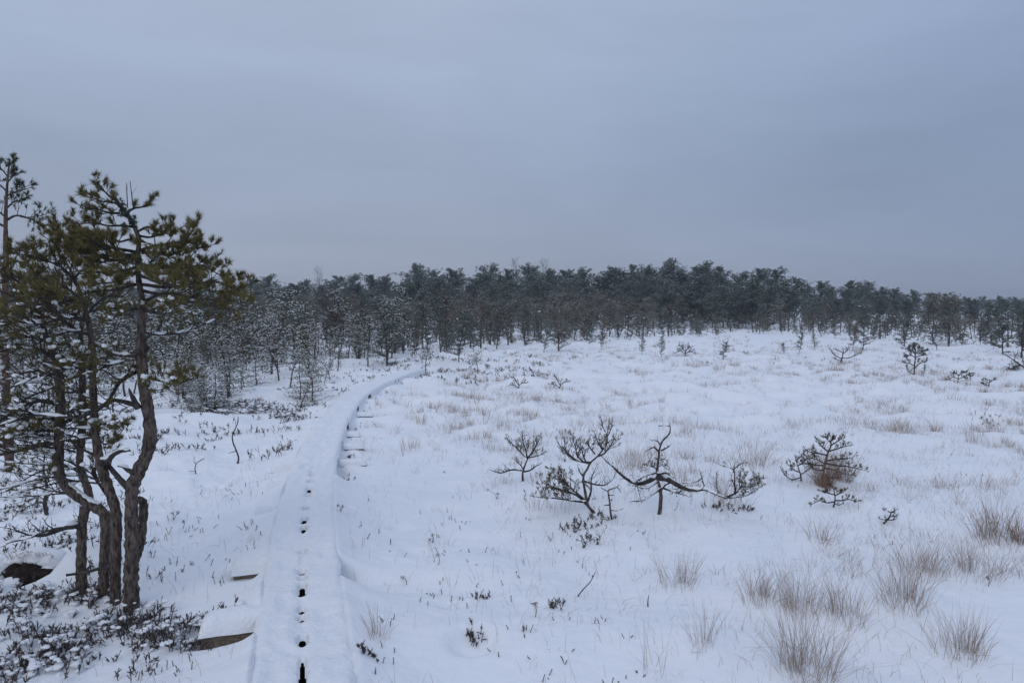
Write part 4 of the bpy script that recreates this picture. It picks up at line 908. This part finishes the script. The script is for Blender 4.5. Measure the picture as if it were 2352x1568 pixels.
# the high wood: skyline read from the photo
SKYL = [(-150,640),(-60,650),(30,655),(120,650),(210,660),(300,655),(380,650),(450,650),(520,660),(590,642),(615,634),(655,650),(700,646),(760,634),(800,632),(845,633),(895,636),(960,610),(1015,616),(1050,634),(1085,628),(1120,611),(1165,620),(1220,612),(1260,622),(1295,618),(1345,620),(1390,614),(1425,622),(1450,610),(1495,616),(1535,600),(1590,612),(1615,606),(1650,613),(1690,628),(1745,618),(1785,620),(1830,640),(1868,645),(1905,662),(1960,645),(1985,648),(2020,660),(2060,664),(2095,668),(2130,672),(2240,688),(2290,687),(2335,691),(2385,694),(2450,690),(2520,694)]
n = 0
for px, ty in SKYL:
    Y = random.uniform(84, 97); x = (px-CX)/F*Y; H = hgt(Y, x, ty)*1.02
    put(protoF[n % 7], x, Y, 8.0, H, 'tall full-crowned pine of the skyline behind the bog', 'tall pines of the wooded skyline', 'pine tree', random.uniform(1.15, 1.5)); n += 1
sx = [a for a, b in SKYL]; sy = [b for a, b in SKYL]
for k in range(150):
    px = -150+2680*(k+random.random())/150; Y = random.uniform(66, 84) if k % 2 else random.uniform(84, 112); x = (px-CX)/F*Y
    ty = float(np.interp(px, sx, sy))+random.uniform(7, 34)+(random.uniform(5, 22) if k % 2 else 0)
    H = max(3.0, hgt(Y, x, ty)); put(protoF[random.randrange(7)], x, Y, 8.0, H, 'tall full-crowned pine of the skyline behind the bog', 'tall pines of the wooded skyline', 'pine tree', random.uniform(1.05, 1.5))
for px, ty, lab in ((735, 628, 'bare birch top among the pines left of centre on the skyline'), (1252, 612, 'bare birch top showing between two pines at mid skyline'), (1185, 612, 'faint bare birch top left of mid skyline')):
    Y = 99; x = (px-CX)/F*Y; put(birch, x, Y, 9.0, hgt(Y, x, ty), lab, None, 'birch', 1.0)
# undergrowth far inside the wood: one uncountable mass
mbw = MB(); N_ = 15000
pxs = rng.uniform(-300, 2650, N_); Ye_ = np.maximum(CAM_H*F/(ed(pxs)-HORIZON), 24); Ys = Ye_*1.05+(112-Ye_*1.05)*rng.random(N_)**1.1; xs_ = (pxs-CX)/F*Ys; zs = ground(xs_, Ys)
hh = rng.uniform(0, 1, N_)**1.2*(.25+np.minimum(1, (Ys/Ye_-1.03)*2.5)*(.6+.030*Ys)); cap_ = CAM_H+(HORIZON-np.interp(pxs, [-150, 600, 960, 1500, 1700, 2060, 2300, 2600], [665, 655, 645, 635, 650, 692, 712, 714])-8)*Ys/F-zs-.5; hh = np.minimum(hh, np.maximum(.2, cap_)*rng.uniform(.3, 1, N_)); clump = pn(xs_/1.6, Ys/1.6, 88) > -.15; xs_, Ys, zs, hh = xs_[clump], Ys[clump], zs[clump], hh[clump]; N_ = len(xs_); Pq = np.stack([xs_, Ys, zs+hh], -1)
kk_ = Ys > 70
needles(mbw, Pq[~kk_], rng.normal(size=((~kk_).sum(), 3))+[0, 0, .5], rng.uniform(.12, .30, (~kk_).sum()), 12, .013, m=2, spread=(10, 90)); needles(mbw, Pq[kk_], rng.normal(size=(kk_.sum(), 3))+[0, 0, .5], rng.uniform(.2, .45, kk_.sum()), 11, .03, spread=(10, 90))
lumps(mbw, Pq[::3]+[0, 0, .12], rng.uniform(.03, .09, len(Pq[::3])), .5, ICO0, m=3)
for a, b, c in zip(xs_[:700], Ys[:700], zs[:700]): tube(mbw, [(a, b, c-.2, .05), (a+random.uniform(-.2, .2), b, c+random.uniform(.8, 2.2), .02)], 4, m=1)
tag(mbw.build('undergrowth', [M_FAR, M_FARBARK, M_MID, M_LUMP], smooth=False), 'dim tangle of undergrowth deep inside the far wood', 'undergrowth', kind='stuff')
# ------------------------------------------------------------------ single small trees in the field
def KX(l, Y, r0=3, r1=.9, dY=0): return pth(l, Y, 1, 0, oy=0, r0=r0, r1=r1, dY=dY)
small('field_pine', [(2099,872),(2100,850),(2102,825),(2103,808),(2103,800)], KX, 'lone flat-crowned little pine standing far out on the snow at the right', 'pine tree', [
    ([(2103,815),(2095,806),(2085,803)], .1, 6, .22, 1, 1.2), ([(2103,812),(2112,806),(2119,805)], -.1, 6, .22, 1, 1.2), ([(2103,808),(2100,800),(2098,797)], .1, 6, .2, 1, 1.2), ([(2102,820),(2090,815),(2082,818)], -.2, 5, .2, 1, 1.2), ([(2102,820),(2113,817),(2120,814)], .2, 5, .2, 1, 1.2),
    ([(2101,840),(2090,835),(2078,832)], 0, 5, .2, .1, 1.2), ([(2101,845),(2112,835),(2122,832)], 0, 5, .2, .8, 1.2), ([(2100,860),(2090,855),(2083,845)], 0, 4, .16, .1, 1), ([(2099,870),(2090,870),(2082,865)], 0, 3, .12, .1, 1)], tl=.07, nn=16, nw=.005, needm=M_MID, rt=(2.6, 1), step=.05, snl=.1, group=None)
small('field_pine', [(2200,878),(2201,868),(2203,858)], KX, 'low fan-shaped pine seedling on the far snow at the right', 'seedling', [
    ([(2201,870),(2190,866),(2178,870)], 0, 4, .14, 1, 1), ([(2201,870),(2212,867),(2222,872)], 0, 4, .14, 1, 1), ([(2202,862),(2210,857),(2216,855)], 0, 4, .12, 1, 1), ([(2202,862),(2195,858),(2190,857)], 0, 4, .12, 1, 1)], tl=.05, nn=16, nw=.004, needm=M_MID, rt=(1.4, .8), step=.05, snl=.1, group=None)
small('field_pine', [(2271,888),(2272,878),(2274,870)], KX, 'small pine seedling, rightmost on the far snow', 'seedling', [
    ([(2272,880),(2265,876),(2260,874)], 0, 3, .1, 1, 1), ([(2273,878),(2279,874),(2283,872)], 0, 3, .1, 1, 1), ([(2272,884),(2264,885),(2259,882)], 0, 3, .1, 1, 1)], tl=.05, nn=16, nw=.004, needm=M_MID, rt=(1.4, .8), step=.05, snl=.1, group=None)
small('field_pine', [(2228,871),(2229,863),(2231,856)], KX, 'tiny upright pine seedling between the fan-shaped one and the rightmost one', 'seedling', [
    ([(2229,864),(2224,861),(2222,859)], 0, 3, .08, 1, 1), ([(2229,864),(2234,862),(2236,860)], 0, 3, .08, 1, 1)], tl=.05, nn=16, nw=.004, needm=M_MID, rt=(1.4, .8), step=.05, snl=.1, group=None)
small('dead_pine', [(1932,830),(1935,818),(1937,806),(1936,798)], KX, 'dead pine with two wide drooping limbs far out on the snow', 'pine tree', [
    ([(1935,822),(1948,822),(1960,818),(1974,812)], 0, 6, .3, .1, 1.3), ([(1933,824),(1922,818),(1914,812),(1909,806)], 0, 4, .3, 0, 1.3), ([(1936,810),(1928,806),(1922,803)], 0, 4, .2, 0, 1), ([(1936,812),(1944,806),(1948,800)], 0, 4, .2, .1, 1), ([(1931,828),(1924,826),(1918,824)], 0, 3, .2, .1, 1)], tl=.07, nn=10, nw=.006, needm=M_MID, rt=(2.2, .8), step=.08, snl=.3, group=None)
small('leaning_pine', [(2362,852),(2350,842),(2336,832),(2318,820),(2306,812)], KX, 'dark leaning dead pine reaching in from the right edge', 'pine tree', [
    ([(2345,838),(2335,840),(2322,846)], 0, 7, .3, .9, 1.5), ([(2356,846),(2345,850),(2330,850)], 0, 7, .3, .9, 1.5), ([(2330,826),(2332,818),(2336,812)], 0, 3, .2, 0, 1), ([(2350,842),(2350,830),(2346,820)], 0, 5, .3, .4, 1)], tl=.07, nn=10, nw=.006, needm=M_MID, rt=(3, .8), step=.08, snl=.3, group=None)
small('field_shrub', [(1573,818),(1574,810),(1575,800)], KX, 'low round pine bush on the far snow left of the twiggy one', 'shrub', [
    ([(1574,812),(1563,806),(1557,808)], 0, 6, .3, .8, 1), ([(1574,812),(1585,806),(1590,808)], 0, 6, .3, .8, 1), ([(1574,808),(1568,800),(1565,797)], 0, 5, .3, .8, 1), ([(1574,808),(1580,800),(1584,798)], 0, 5, .3, .8, 1)], tl=.07, nn=10, nw=.006, needm=M_MID, rt=(2, .8), step=.08, snl=.2, group=None)
for a, b, s_, lab in ((1190,892,1.0,'small crooked pine shoot rising from rusty grass at mid field'), (1285,892,1.2,'wiry little pine right of the crooked shoot at mid field')):
    small('field_shrub', [(a,b),(a+2*s_,b-8*s_),(a+1,b-16*s_)], KX, lab, 'shrub', [
    ([(a,b-2),(a-8*s_,b-7*s_),(a-15*s_,b-8*s_)], 0, 4, .14, .5, 1), ([(a+1,b-6),(a+9*s_,b-12*s_),(a+16*s_,b-13*s_)], 0, 4, .14, .5, 1), ([(a+1,b-8),(a-4*s_,b-16*s_),(a-8*s_,b-22*s_)], 0, 3, .12, .5, 1)], tl=.04, nn=12, nw=.004, needm=M_MID, rt=(1.3, .8), step=.05, snl=.1, group=None)
# ------------------------------------------------------------------ twigs standing in the snow
def stick(pts, label, name='bare_twig', cat='twig', r0=1.6, r1=.7, subs=(), snl=0):
    a = at(*pts[0]); Y = float(a[1]); P = PX(pts, Y, r0, r1); P = ground_fix(P); mb = MB(); tube(mb, cr(P, .02), 6, rough=.12)
    for s_ in subs: tube(mb, cr(PX(s_, Y, r1, r1*.7), .02), 5, rough=.1)
    o = mb.build(name, M_TWIG); return tag(o, label, cat)
stick([(546,1064),(548,1050),(541,1030),(535,1015),(534,1000),(540,985),(546,970),(547,957)], 'tall bent bare stem standing alone left of the boardwalk', r0=2.3, r1=.9, subs=[[(541,1036),(533,1038),(524,1040)],[(547,1052),(550,1054)]])
stick([(1327,1369),(1342,1350),(1356,1335),(1368,1312)], 'thin leafless twig slanting right out of smooth snow below the crooked pines')
stick([(1488+0,1392-0),(1431+57,1380),(1490,1366)], 'short knobbly twig upright in the snow, left of the grass tufts')
stick([(450,1088),(448,1075),(453,1062),(470,1052)], 'small forked shoot left of the tall bent stem', r0=1.4, subs=[[(449,1080),(440,1082),(433,1080)],[(451,1066),(445,1058),(447,1050)]])
stick([(107,1180),(103,1150),(108,1120),(100,1080),(103,1040)], 'slim dark dead sapling left of the front pine clump', 'dead_sapling', 'sapling', 5, 1.5, subs=[[(104,1150),(115,1135),(125,1125)],[(102,1085),(85,1078),(62,1078)],[(104,1150),(90,1140),(80,1155),(60,1165)],[(101,1060),(85,1050),(70,1052)]])
# ------------------------------------------------------------------ dry grass
def blades(mb, P, az, tilt, L, w, droop, m=0):
    P = np.asarray(P, float); n = len(P); L = np.broadcast_to(L, n); w = np.broadcast_to(w, n)
    h = np.stack([np.cos(az), np.sin(az), 0*az], -1); up = np.array([0, 0, 1.])
    d0 = nrm(h*np.sin(tilt)[:, None]+up*np.cos(tilt)[:, None]); t1 = tilt+droop*.5; t2 = tilt+droop
    d1 = nrm(h*np.sin(t1)[:, None]+up*np.cos(t1)[:, None]); d2 = nrm(h*np.sin(t2)[:, None]+up*np.cos(t2)[:, None])
    s = nrm(np.cross(d0, rng.normal(size=(n, 3))))*(w*.5)[:, None]; l3 = (L/3)[:, None]
    a = P-up*.03; b = P+d0*l3; c = b+d1*l3; e = c+d2*l3
    V = np.stack([a-s, a+s, b-s*.95, b+s*.95, c-s*.75, c+s*.75, e], 1); k = np.arange(n)[:, None]*7
    mb.add(V, k+np.array([[4, 5, 6]]), np.concatenate([k+np.array([[0, 1, 3, 2]]), k+np.array([[2, 3, 5, 4]])]), m)
def tuss(mb, x, y, rad, n, h, w=.0021, spread=.55, m=0, thin=False):
    a = rng.uniform(0, 6.283, n); r = rad*np.sqrt(rng.random(n)); X = x+r*np.cos(a); Yy = y+r*np.sin(a)
    Z = ground(X, Yy); az = a+rng.normal(size=n)*1.1; tilt = np.abs(rng.normal(size=n))*spread*.55+spread*.5*(r/rad); tilt = np.minimum(tilt, 1.45)
    L = h*rng.uniform(.45, 1.1, n); dr = rng.uniform(-.05, .25, n)+(rng.random(n) < .08)*rng.uniform(.5, 1.3, n)
    blades(mb, np.stack([X, Yy, Z], -1), az, tilt, L, w*rng.uniform(.7, 1.2, n), dr, m)
TUS = [(1555,1340,60,70,.62,'loose tawny grass tussock left of the dense tufts, at mid distance in the foreground'),(1742,1378,48,64,.9,'short upright grass tussock left of the two big foreground tufts'),(1838,1402,62,105,1.0,'upright tawny grass tussock at the back of the big foreground pair'),
 (1945,1420,62,82,.9,'tangled grass tussock right of the big foreground pair'),(1855,1545,88,150,1.6,'largest grass tussock, cut by the bottom edge of the view'),(2075,1385,72,95,1.3,'fan-shaped grass tussock with a dense dark lock on its left'),
 (2120,1318,72,84,1.1,'bluish upright grass tussock just behind the fan-shaped one'),(2248,1318,72,78,.9,'wide fan of grass near the right edge with a tiny green sprig in front'),(2290,1235,66,80,1.3,'thick reddish grass tussock at the right edge'),(2345,1245,22,60,.7,'dense rusty grass lock cut by the right edge'),
 (2205,1500,78,95,1.1,'sprawling grass tussock in the lower right corner'),(1608,1480,46,92,.3,'sparse straw tuft leaning right, left of the largest tussock'),(870,1465,30,66,.3,'few straws leaning right beside the boardwalk edge'),(1505,1545,50,100,.12,'handful of long single straws at the bottom centre'),
 (1885,1242,34,50,.4,'small grass tuft leaning right in open snow below the young pine'),(1300+430,1070,46,62,.7,'pale grass tussock between the half-dead pine and the young pine'),(1452,1075,34,62,.6,'pale upright grass tussock just left of the half-dead pine spire'),(1893,1116,26,80,2.2,'rusty grass clump wrapped round the foot of the young pine'),(1938,1104,26,70,1.2,'tawny grass fringe right of the foot of the young pine')]
for px, py, wpx, hpx, dn, lab in TUS:
    p = at(px, py); Y = float(p[1]); mb = MB()
    tuss(mb, float(p[0]), Y, wpx*.72*Y/F, int(135*dn), hpx*1.35*Y/F, .0019 if Y < 5.5 else .0028, .60)
    tuss(mb, float(p[0])-.3*wpx*Y/F*random.choice([-1, 1]), Y+.03, wpx*.22*Y/F, int(38*dn), hpx*1.25*Y/F, .0019, .25)
    o = mb.build('grass_tussock', M_GRASSR if 'rusty' in lab or 'reddish' in lab else M_GRASS, smooth=False, origin=(p[0], p[1], 0)); o.location = (p[0], p[1], 0); tag(o, lab, 'grass', 'grass tussocks on the open bog')
mb = MB()
# mid-field tussocks, thicker in bands
n = 0; tries = 0
while n < 1150 and tries < 60000:
    tries += 1
    Y = 6.8*math.exp(random.random()*2.0); x = random.uniform(-.42, .80)*Y
    if abs(float(bt(x, Y))) < .5 and Y < 30: continue
    px = CX+x/Y*F
    if HORIZON+CAM_H/Y*F < ed(px)+2: continue
    if x < -.22*Y and random.random() > .10: continue
    if px < 1000+ (Y-7)*4 and random.random() > .3: continue
    dens = float(pn(x/3.2, Y/1.4, 61))+.9*float(pn(x/9, Y/4.5, 62))
    if dens < -.05+random.random()*.35-(.18 if 11 < Y < 30 else 0): continue
    if Y < 12 and random.random() > .55: continue
    k = 1+max(0, Y-14)*.02
    tuss(mb, x, Y, random.uniform(.05, .22)*k, int(random.uniform(7, 34)*(1.6 if random.random() < .15 else 1)), random.uniform(.13, .27), .0026*(1+.055*max(0, Y-9)), random.uniform(.3, .7), 1 if random.random() < .32 else 0); n += 1
# single straws, all over the near snow
n = 5200; Y = 3.1*np.exp(rng.random(n)*1.3); x = rng.uniform(-.75, .78, n)*Y; ok = (np.abs(bt(x, Y)) > .36) & (pn(x/1.3, Y/1.0, 63)+.25*(x > 0) > rng.uniform(-.35, .45, n)); x = x[ok]; Y = Y[ok]; n = len(x)
blades(mb, np.stack([x, Y, ground(x, Y)], -1), rng.uniform(0, 6.28, n), np.abs(rng.normal(size=n))*.6, rng.uniform(.04, .17, n), .0020, rng.uniform(0, .7, n))
n = 0
while n < 3300:
    Y = 5.0*math.exp(random.random()*2.15); x = random.uniform(-.40, .80)*Y; px = CX+x/Y*F
    if (abs(float(bt(x, Y))) < .45 and Y < 30) or HORIZON+CAM_H/Y*F < ed(px)+2 or (px < 950 and random.random() > .25): n += .2; continue
    if Y < 9 and px < 1900 and random.random() > .22: n += .6; continue
    tuss(mb, x, Y, random.uniform(.03, .15), random.randrange(3, 9), random.uniform(.08, .2), .0022*(1+.06*max(0, Y-8)), .7, 1 if random.random() < .25 else 0); n += 1
tag(mb.build('dry_grass', [M_GRASS, M_GRASSR], smooth=False), 'thin straw and low grass poking through the snow all over the bog', 'grass', kind='stuff')
# ------------------------------------------------------------------ heather and bog shrubs
class Hp:
    def __init__(s): s.stem = MB(); s.P = []; s.D = []; s.L = []; s.sp = []; s.ss = []
def hsprig(h, x, y, L, lean=.5, leaves=True, z=None, leafy=.014, fork=True):
    z = float(ground(x, y)) if z is None else z
    d = nrm(rng.normal(size=3)*[lean, lean, 0]+np.array([0, 0, 1.])); q = np.array([x, y, z-.02]); L *= .85; pts = [np.r_[q, .0018]]; n = 4
    for k in range(n):
        d = nrm(d+rng.normal(size=3)*.18+np.array([0, 0, .06])); q = q+d*(L+.02)/n; pts.append(np.r_[q, .0022*(1-.5*(k+1)/n)])
        if k >= 1 and leaves: h.P.append(q.copy()); h.D.append(d.copy()); h.L.append(leafy*random.uniform(.8, 1.5))
        if fork and k == 1:
            for _ in range(random.choice([1, 2, 3])):
                dd = nrm(d+rng.normal(size=3)*.5); e = q+dd*L*.45; tube(h.stem, [np.r_[q, .0015], np.r_[e, .001]], 3)
                for u in (.5, .75, 1.): h.P.append(q+(e-q)*u); h.D.append(dd); h.L.append(leafy*random.uniform(.8, 1.4))
    tube(h.stem, pts, 4)
def hbuild(h, name, label, cat, origin, group=None, nn=11, nw=.0022, asmb=False):
    root = empty(name, tuple(origin), label, cat, group); o = np.asarray(origin)
    if h.stem.n: h.stem.build('stems', M_TWIG, root, origin=o)
    b = MB(); needles(b, h.P, h.D, np.array(h.L)*.85, nn, nw*.8, spread=(12, 50), back=1.3); b.build('leaves', M_HEATH, root, smooth=False, origin=o)
    if h.sp: s = MB(); lumps(s, h.sp+[np.array(a)+rng.normal(size=3)*[.02, .02, .004] for a in h.sp], h.ss+[a*.8 for a in h.ss], .42, ICO1, jit=.22); tag(s.build('clinging_snow', M_LUMP, root, origin=o), kind='stuff')
    return root
HC = [(45,1478,.16,70,.10,'snow-choked heather clump in the lower left corner'),(112,1512,.15,75,.10,'dark heather clump with snow pillows above the bottom left'),(168,1468,.10,32,.08,'small heather clump right of the snow-choked corner one'),(18,1556,.09,34,.08,'dark heather cut by the very bottom left corner'),
 (262,1440,.11,36,.10,'heather at the foot of the front pines, left part'),(318,1432,.15,75,.13,'dense snow-laden heather right under the thickest pine trunk'),(372,1462,.14,62,.13,'snowy heather hollow between the pines and the big sleeper'),(440,1470,.13,48,.12,'tall reddish heather just left of the big sleeper end'),(500,1452,.10,34,.12,'heather spikes in front of the exposed sleeper wood'),(550,1462,.07,20,.10,'heather tips at the boardwalk side of the exposed sleeper'),
 (100,1395,.20,66,.12,'wiry heather stretch left of the front pines'),(30,1385,.15,50,.10,'low dark heather at the left edge below the snow hollow'),(160,1372,.12,40,.12,'heather fringe at the foot of the leftmost front pine'),(225,1372,.09,34,.10,'reddish heather between the front pine trunks'),
 (150,1250,.08,26,.09,'round heather ball behind the leftmost front pine'),(195,1155,.1,26,.08,'snowy heather seen between the pine trunks'),(30,1175,.2,50,.10,'dark heather bank at the left edge below the dead sapling'),(90,1165,.15,36,.09,'heather around the foot of the dead sapling'),
 (1335,1212,.11,34,.08,'dark heather mound below the crooked pines'),(1385,1190,.07,18,.08,'heather tips right of the dark mound below the crooked pines'),(1350,1245,.07,12,.10,'bog rosemary sprigs in front of the dark heather mound'),(1655,1168,.10,20,.08,'heather under the drooping tip of the half-dead pine'),(1720,1172,.05,12,.08,'heather tips right of the drooping tip of the half-dead pine'),
 (1090,1462,.05,14,.08,'heather tips in a melted hollow in the foreground'),(842,1500,.035,14,.06,'small dark heather tuft beside the lower boardwalk'),(1110,1372,.04,12,.06,'dark little heather tuft in smooth snow in the foreground'),(1278,1395,.04,12,.08,'leaning heather tuft right of the tall rosette sprig'),
 (470,932,.40,130,.17,'snow-filled heather bank below the pines, behind the front clump'),(530,945,.45,170,.18,'broad snow-filled heather bank just behind the leafless bent stem'),(590,940,.32,100,.16,'snowy heather at the right end of the bank by the bushes'),(648,955,.14,40,.13,'dark heather tuft between the bank and the boardwalk'),
 (2270,966,.16,20,.12,'heather twigs alone in the snow at the right')]
for px, py, rad, n, L, lab in HC:
    p = at(px, py); h = Hp(); n = int(n*1.0)
    for _ in range(n):
        a = random.uniform(0, 6.28); r = rad*1.3*math.sqrt(random.random()); hsprig(h, p[0]+r*math.cos(a)*1.4, p[1]+r*math.sin(a), L*random.uniform(.5, 1.1), .45, leafy=.024 if py < 960 and px < 700 else .014)
    if px < 650 and n > 18:
        for _ in range(int(n*(.8 if py < 960 else .55))):
            a = random.uniform(0, 6.28); r = rad*1.3*math.sqrt(random.random()); X, Yy = p[0]+r*math.cos(a)*1.3, p[1]+r*math.sin(a)
            h.sp.append([X, Yy, float(ground(X, Yy))+L*random.uniform(.0, .6)]); h.ss.append(random.uniform(.010, .028)*(1.8 if py < 960 else 1))
    hbuild(h, 'heather', lab, 'heather', (float(p[0]), float(p[1]), float(p[2])))
# whorled sprigs of marsh tea
def rosette(px, py, hp, label, tops=((0, 0),), lf=.030):
    p = at(px, py); Y = float(p[1]); root = empty('marsh_tea', tuple(map(float, p)), label, 'sprig'); st = MB(); lv = MB()
    for ox, oy in tops:
        e = P3(px+ox, py-hp+oy, Y); c = P3(px+ox*.3+4, py-hp*.45, Y); P = cr([np.r_[p-[0, 0, .03], .0028], np.r_[c, .0024], np.r_[e, .0018]], .01); tube(st, P, 5)
        d = nrm(P[-1, :3]-P[-3, :3]); k = 22; ph = rng.uniform(0, 6.28, k); A = nrm(np.cross(d, [0, 1, .1])); B = np.cross(d, A)
        out_ = A*np.cos(ph)[:, None]+B*np.sin(ph)[:, None]; pos = e-d*rng.uniform(-.002, .022, (k, 1)); dr = nrm(out_+d*rng.uniform(-.7, .5, (k, 1))); sd_ = nrm(np.cross(dr, d))*.0028; ln = lf*rng.uniform(.6, 1.1, (k, 1))
        V = np.stack([pos, pos+dr*ln*.5+sd_, pos+dr*ln-[0, 0, .003], pos+dr*ln*.5-sd_], 1); i = np.arange(k)[:, None]*4; lv.add(V, None, i+np.array([[0, 1, 2, 3]]))
    st.build('stem', M_TWIG, root, origin=np.array(p)); lv.build('leaves', M_HEATH, root, smooth=False, origin=np.array(p))
rosette(1228,1416,34,'tallest drooping-leaved sprig standing alone in the foreground snow',lf=.036); rosette(1200,1448,12,'short star-shaped sprig below the tallest one'); rosette(992,1245,20,'branched sprig with dark tips in the middle of the near snow',((0,0),(-8,14)))
rosette(780,1172,14,'forked twin-headed sprig at the right edge of the boardwalk',((-5,0),(8,2))); rosette(1005,1296,26,'slender upright sprig in the near snow right of the footprints'); rosette(932,1342,18,'bent sprig head near the boardwalk, facing left',((-8,0),))
rosette(1338,1258,30,'group of tall rosette sprigs in front of the crooked pines',((-4,0),(14,4),(24,8),(-16,10)),.022); rosette(1140,1145,22,'thin sprig leaning left in front of the leftmost crooked pine',((-22,0),(2,8))); rosette(1203,1140,16,'small sprig right of the thin leaning one',((0,0),),.018)
rosette(395,1192,16,'pair of leafy sprigs right of the front pines',((0,0),(14,-2))); rosette(418,1212,18,'leafy sprig nearest the thick trunk on open snow',((4,0),),.03); rosette(2268,1345,22,'tiny green sprig in front of the wide fan of grass',((0,0),),.02); rosette(344,1278,14,'dark star sprig right beside the thick trunk',((0,0),))
# heather tips scattered over the snow: uncountable
h = Hp(); n = 0
def scat(n, x0, x1, Y0_, Y1_, L, cond=None, c=1, lf=.011, fork=False):
    k = 0
    while k < n:
        Y = Y0_*(Y1_/Y0_)**random.random(); px = random.uniform(x0, x1); x = (px-CX)/F*Y
        if abs(float(bt(x, Y))) < .36 and Y < 30: continue
        if cond and not cond(x, Y, px): continue
        for _ in range(random.choice([1, 1, 2, 3][:2+c])):
            hsprig(h, x+random.gauss(0, .03), Y+random.gauss(0, .03), L*random.uniform(.5, 1.3), .5, leafy=lf, fork=fork)
        k += 1
def cnd(sx_, thr): return lambda x, Y, px: float(pn(x/sx_, Y/sx_, 71)) > thr
scat(95, 760, 1500, 3.6, 7.5, .045, cnd(.7, -.1)); scat(90, 300, 600, 3.7, 8.0, .06, cnd(.6, 0)); scat(150, -40, 330, 3.6, 8, .08, cnd(.6, .0), 2, fork=True); scat(100, 800, 2300, 6, 14, .055, cnd(.8, .1))
scat(260, -60, 760, 9.0, 14.5, .14, cnd(.9, .12), 2, .02, True); scat(40, 640, 720, 12.0, 14.5, .13, None, 2, .022, True)
scat(90, 760, 1000, 15, 27, .12, lambda x, Y, px: float(bt(x, Y)) < -.5, 2, .03, True); scat(200, 980, 1260, 20, 30, .16, cnd(1.2, .05), 2, .035, True); scat(130, 860, 1100, 19, 30, .14, cnd(1.0, .0), 2, .035, True)
scat(240, 1150, 2400, 27, 46, .16, cnd(1.6, .18), 2, .05)
for k in range(26):                        # tufts showing in the notches along the right side of the boardwalk
    y = random.choice([8.2, 8.5, 9.5, 9.8, 11.6, 12, 12.4, 14, 15.5, 17, 19])+random.uniform(-.2, .2); s_ = float(xs(y)); hsprig(h, float(xc(y))+.36+random.uniform(0, .12), y, .07, .5, leafy=.014)
hb = MB(); needles(hb, h.P, h.D, np.array(h.L)*.85, 10, .0020, spread=(15, 55), back=1.2)
hb.v += [v for v in h.stem.v]; off = hb.n
for a, m_ in h.stem.t: hb.t.append((a+off, 1))
for a, m_ in h.stem.q: hb.q.append((a+off, 1))
hb.n += h.stem.n
tag(hb.build('heather_tips', [M_HEATH, M_TWIG], smooth=False), 'scattered dark tips of heather and dwarf shrubs poking through the snow', 'heather', kind='stuff')
# snow pillows over the low heather on the left bank
# dark peat showing in the undercut hollow at the left edge
A_ = np.array(CAVE); rootc = empty('peat_hollow', tuple(map(float, CAVE)), 'dark undercut hollow of bare peat under a snowy lip at the left edge', 'peat bank')
cv = MB(); lumps(cv, [A_+[0, .02, -.085], A_+[.09, .0, -.085], A_+[-.10, .03, -.08], A_+[.03, .03, -.06]], [.12, .085, .085, .08], .75, ICO2, jit=.16)
cv.build('bare_peat', M_PEAT, rootc, origin=A_)
cv = MB(); lumps(cv, [A_+[-.02, .12, .0], A_+[.11, .10, -.01], A_+[-.14, .13, -.01], A_+[.04, .06, .015], A_+[-.07, .06, .01], A_+[.13, .02, -.05], A_+[-.03, -.10, -.10]], [.14, .10, .10, .07, .06, .05, .07], .55, ICO2, jit=.10)
cv.build('snow_lip', M_LUMP, rootc, origin=A_)
cv = MB(); n = 90; P_ = A_+np.stack([rng.uniform(-.17, .17, n), rng.uniform(.02, .08, n), rng.uniform(.02, .05, n)], -1)
blades(cv, P_, rng.normal(-1.57, .5, n), rng.uniform(.5, 1.2, n), rng.uniform(.07, .15, n), .0022, rng.uniform(.8, 1.6, n)); cv.build('hanging_grass', M_GRASSR, rootc, smooth=False, origin=A_)
# ------------------------------------------------------------------ cold damp air
hz = bpy.data.materials.new('cold_air'); hz.use_nodes = True; t = hz.node_tree; t.nodes.clear()
o_ = t.nodes.new('ShaderNodeOutputMaterial'); v_ = t.nodes.new('ShaderNodeVolumePrincipled'); v_.inputs['Color'].default_value = (.86, .92, 1, 1); v_.inputs['Density'].default_value = .0010; v_.inputs['Anisotropy'].default_value = .2
t.links.new(v_.outputs[0], o_.inputs['Volume'])
mb = MB(); a, b, c0, c1, z0, z1 = -430, 430, -70, 620, -3.0, 16.0
V = [(x, y, z) for z in (z0, z1) for (x, y) in ((a, c0), (b, c0), (b, c1), (a, c1))]
mb.add(V, None, [(0, 3, 2, 1), (4, 5, 6, 7), (0, 1, 5, 4), (1, 2, 6, 5), (2, 3, 7, 6), (3, 0, 4, 7)])
tag(mb.build('haze', hz, smooth=False), kind='stuff')
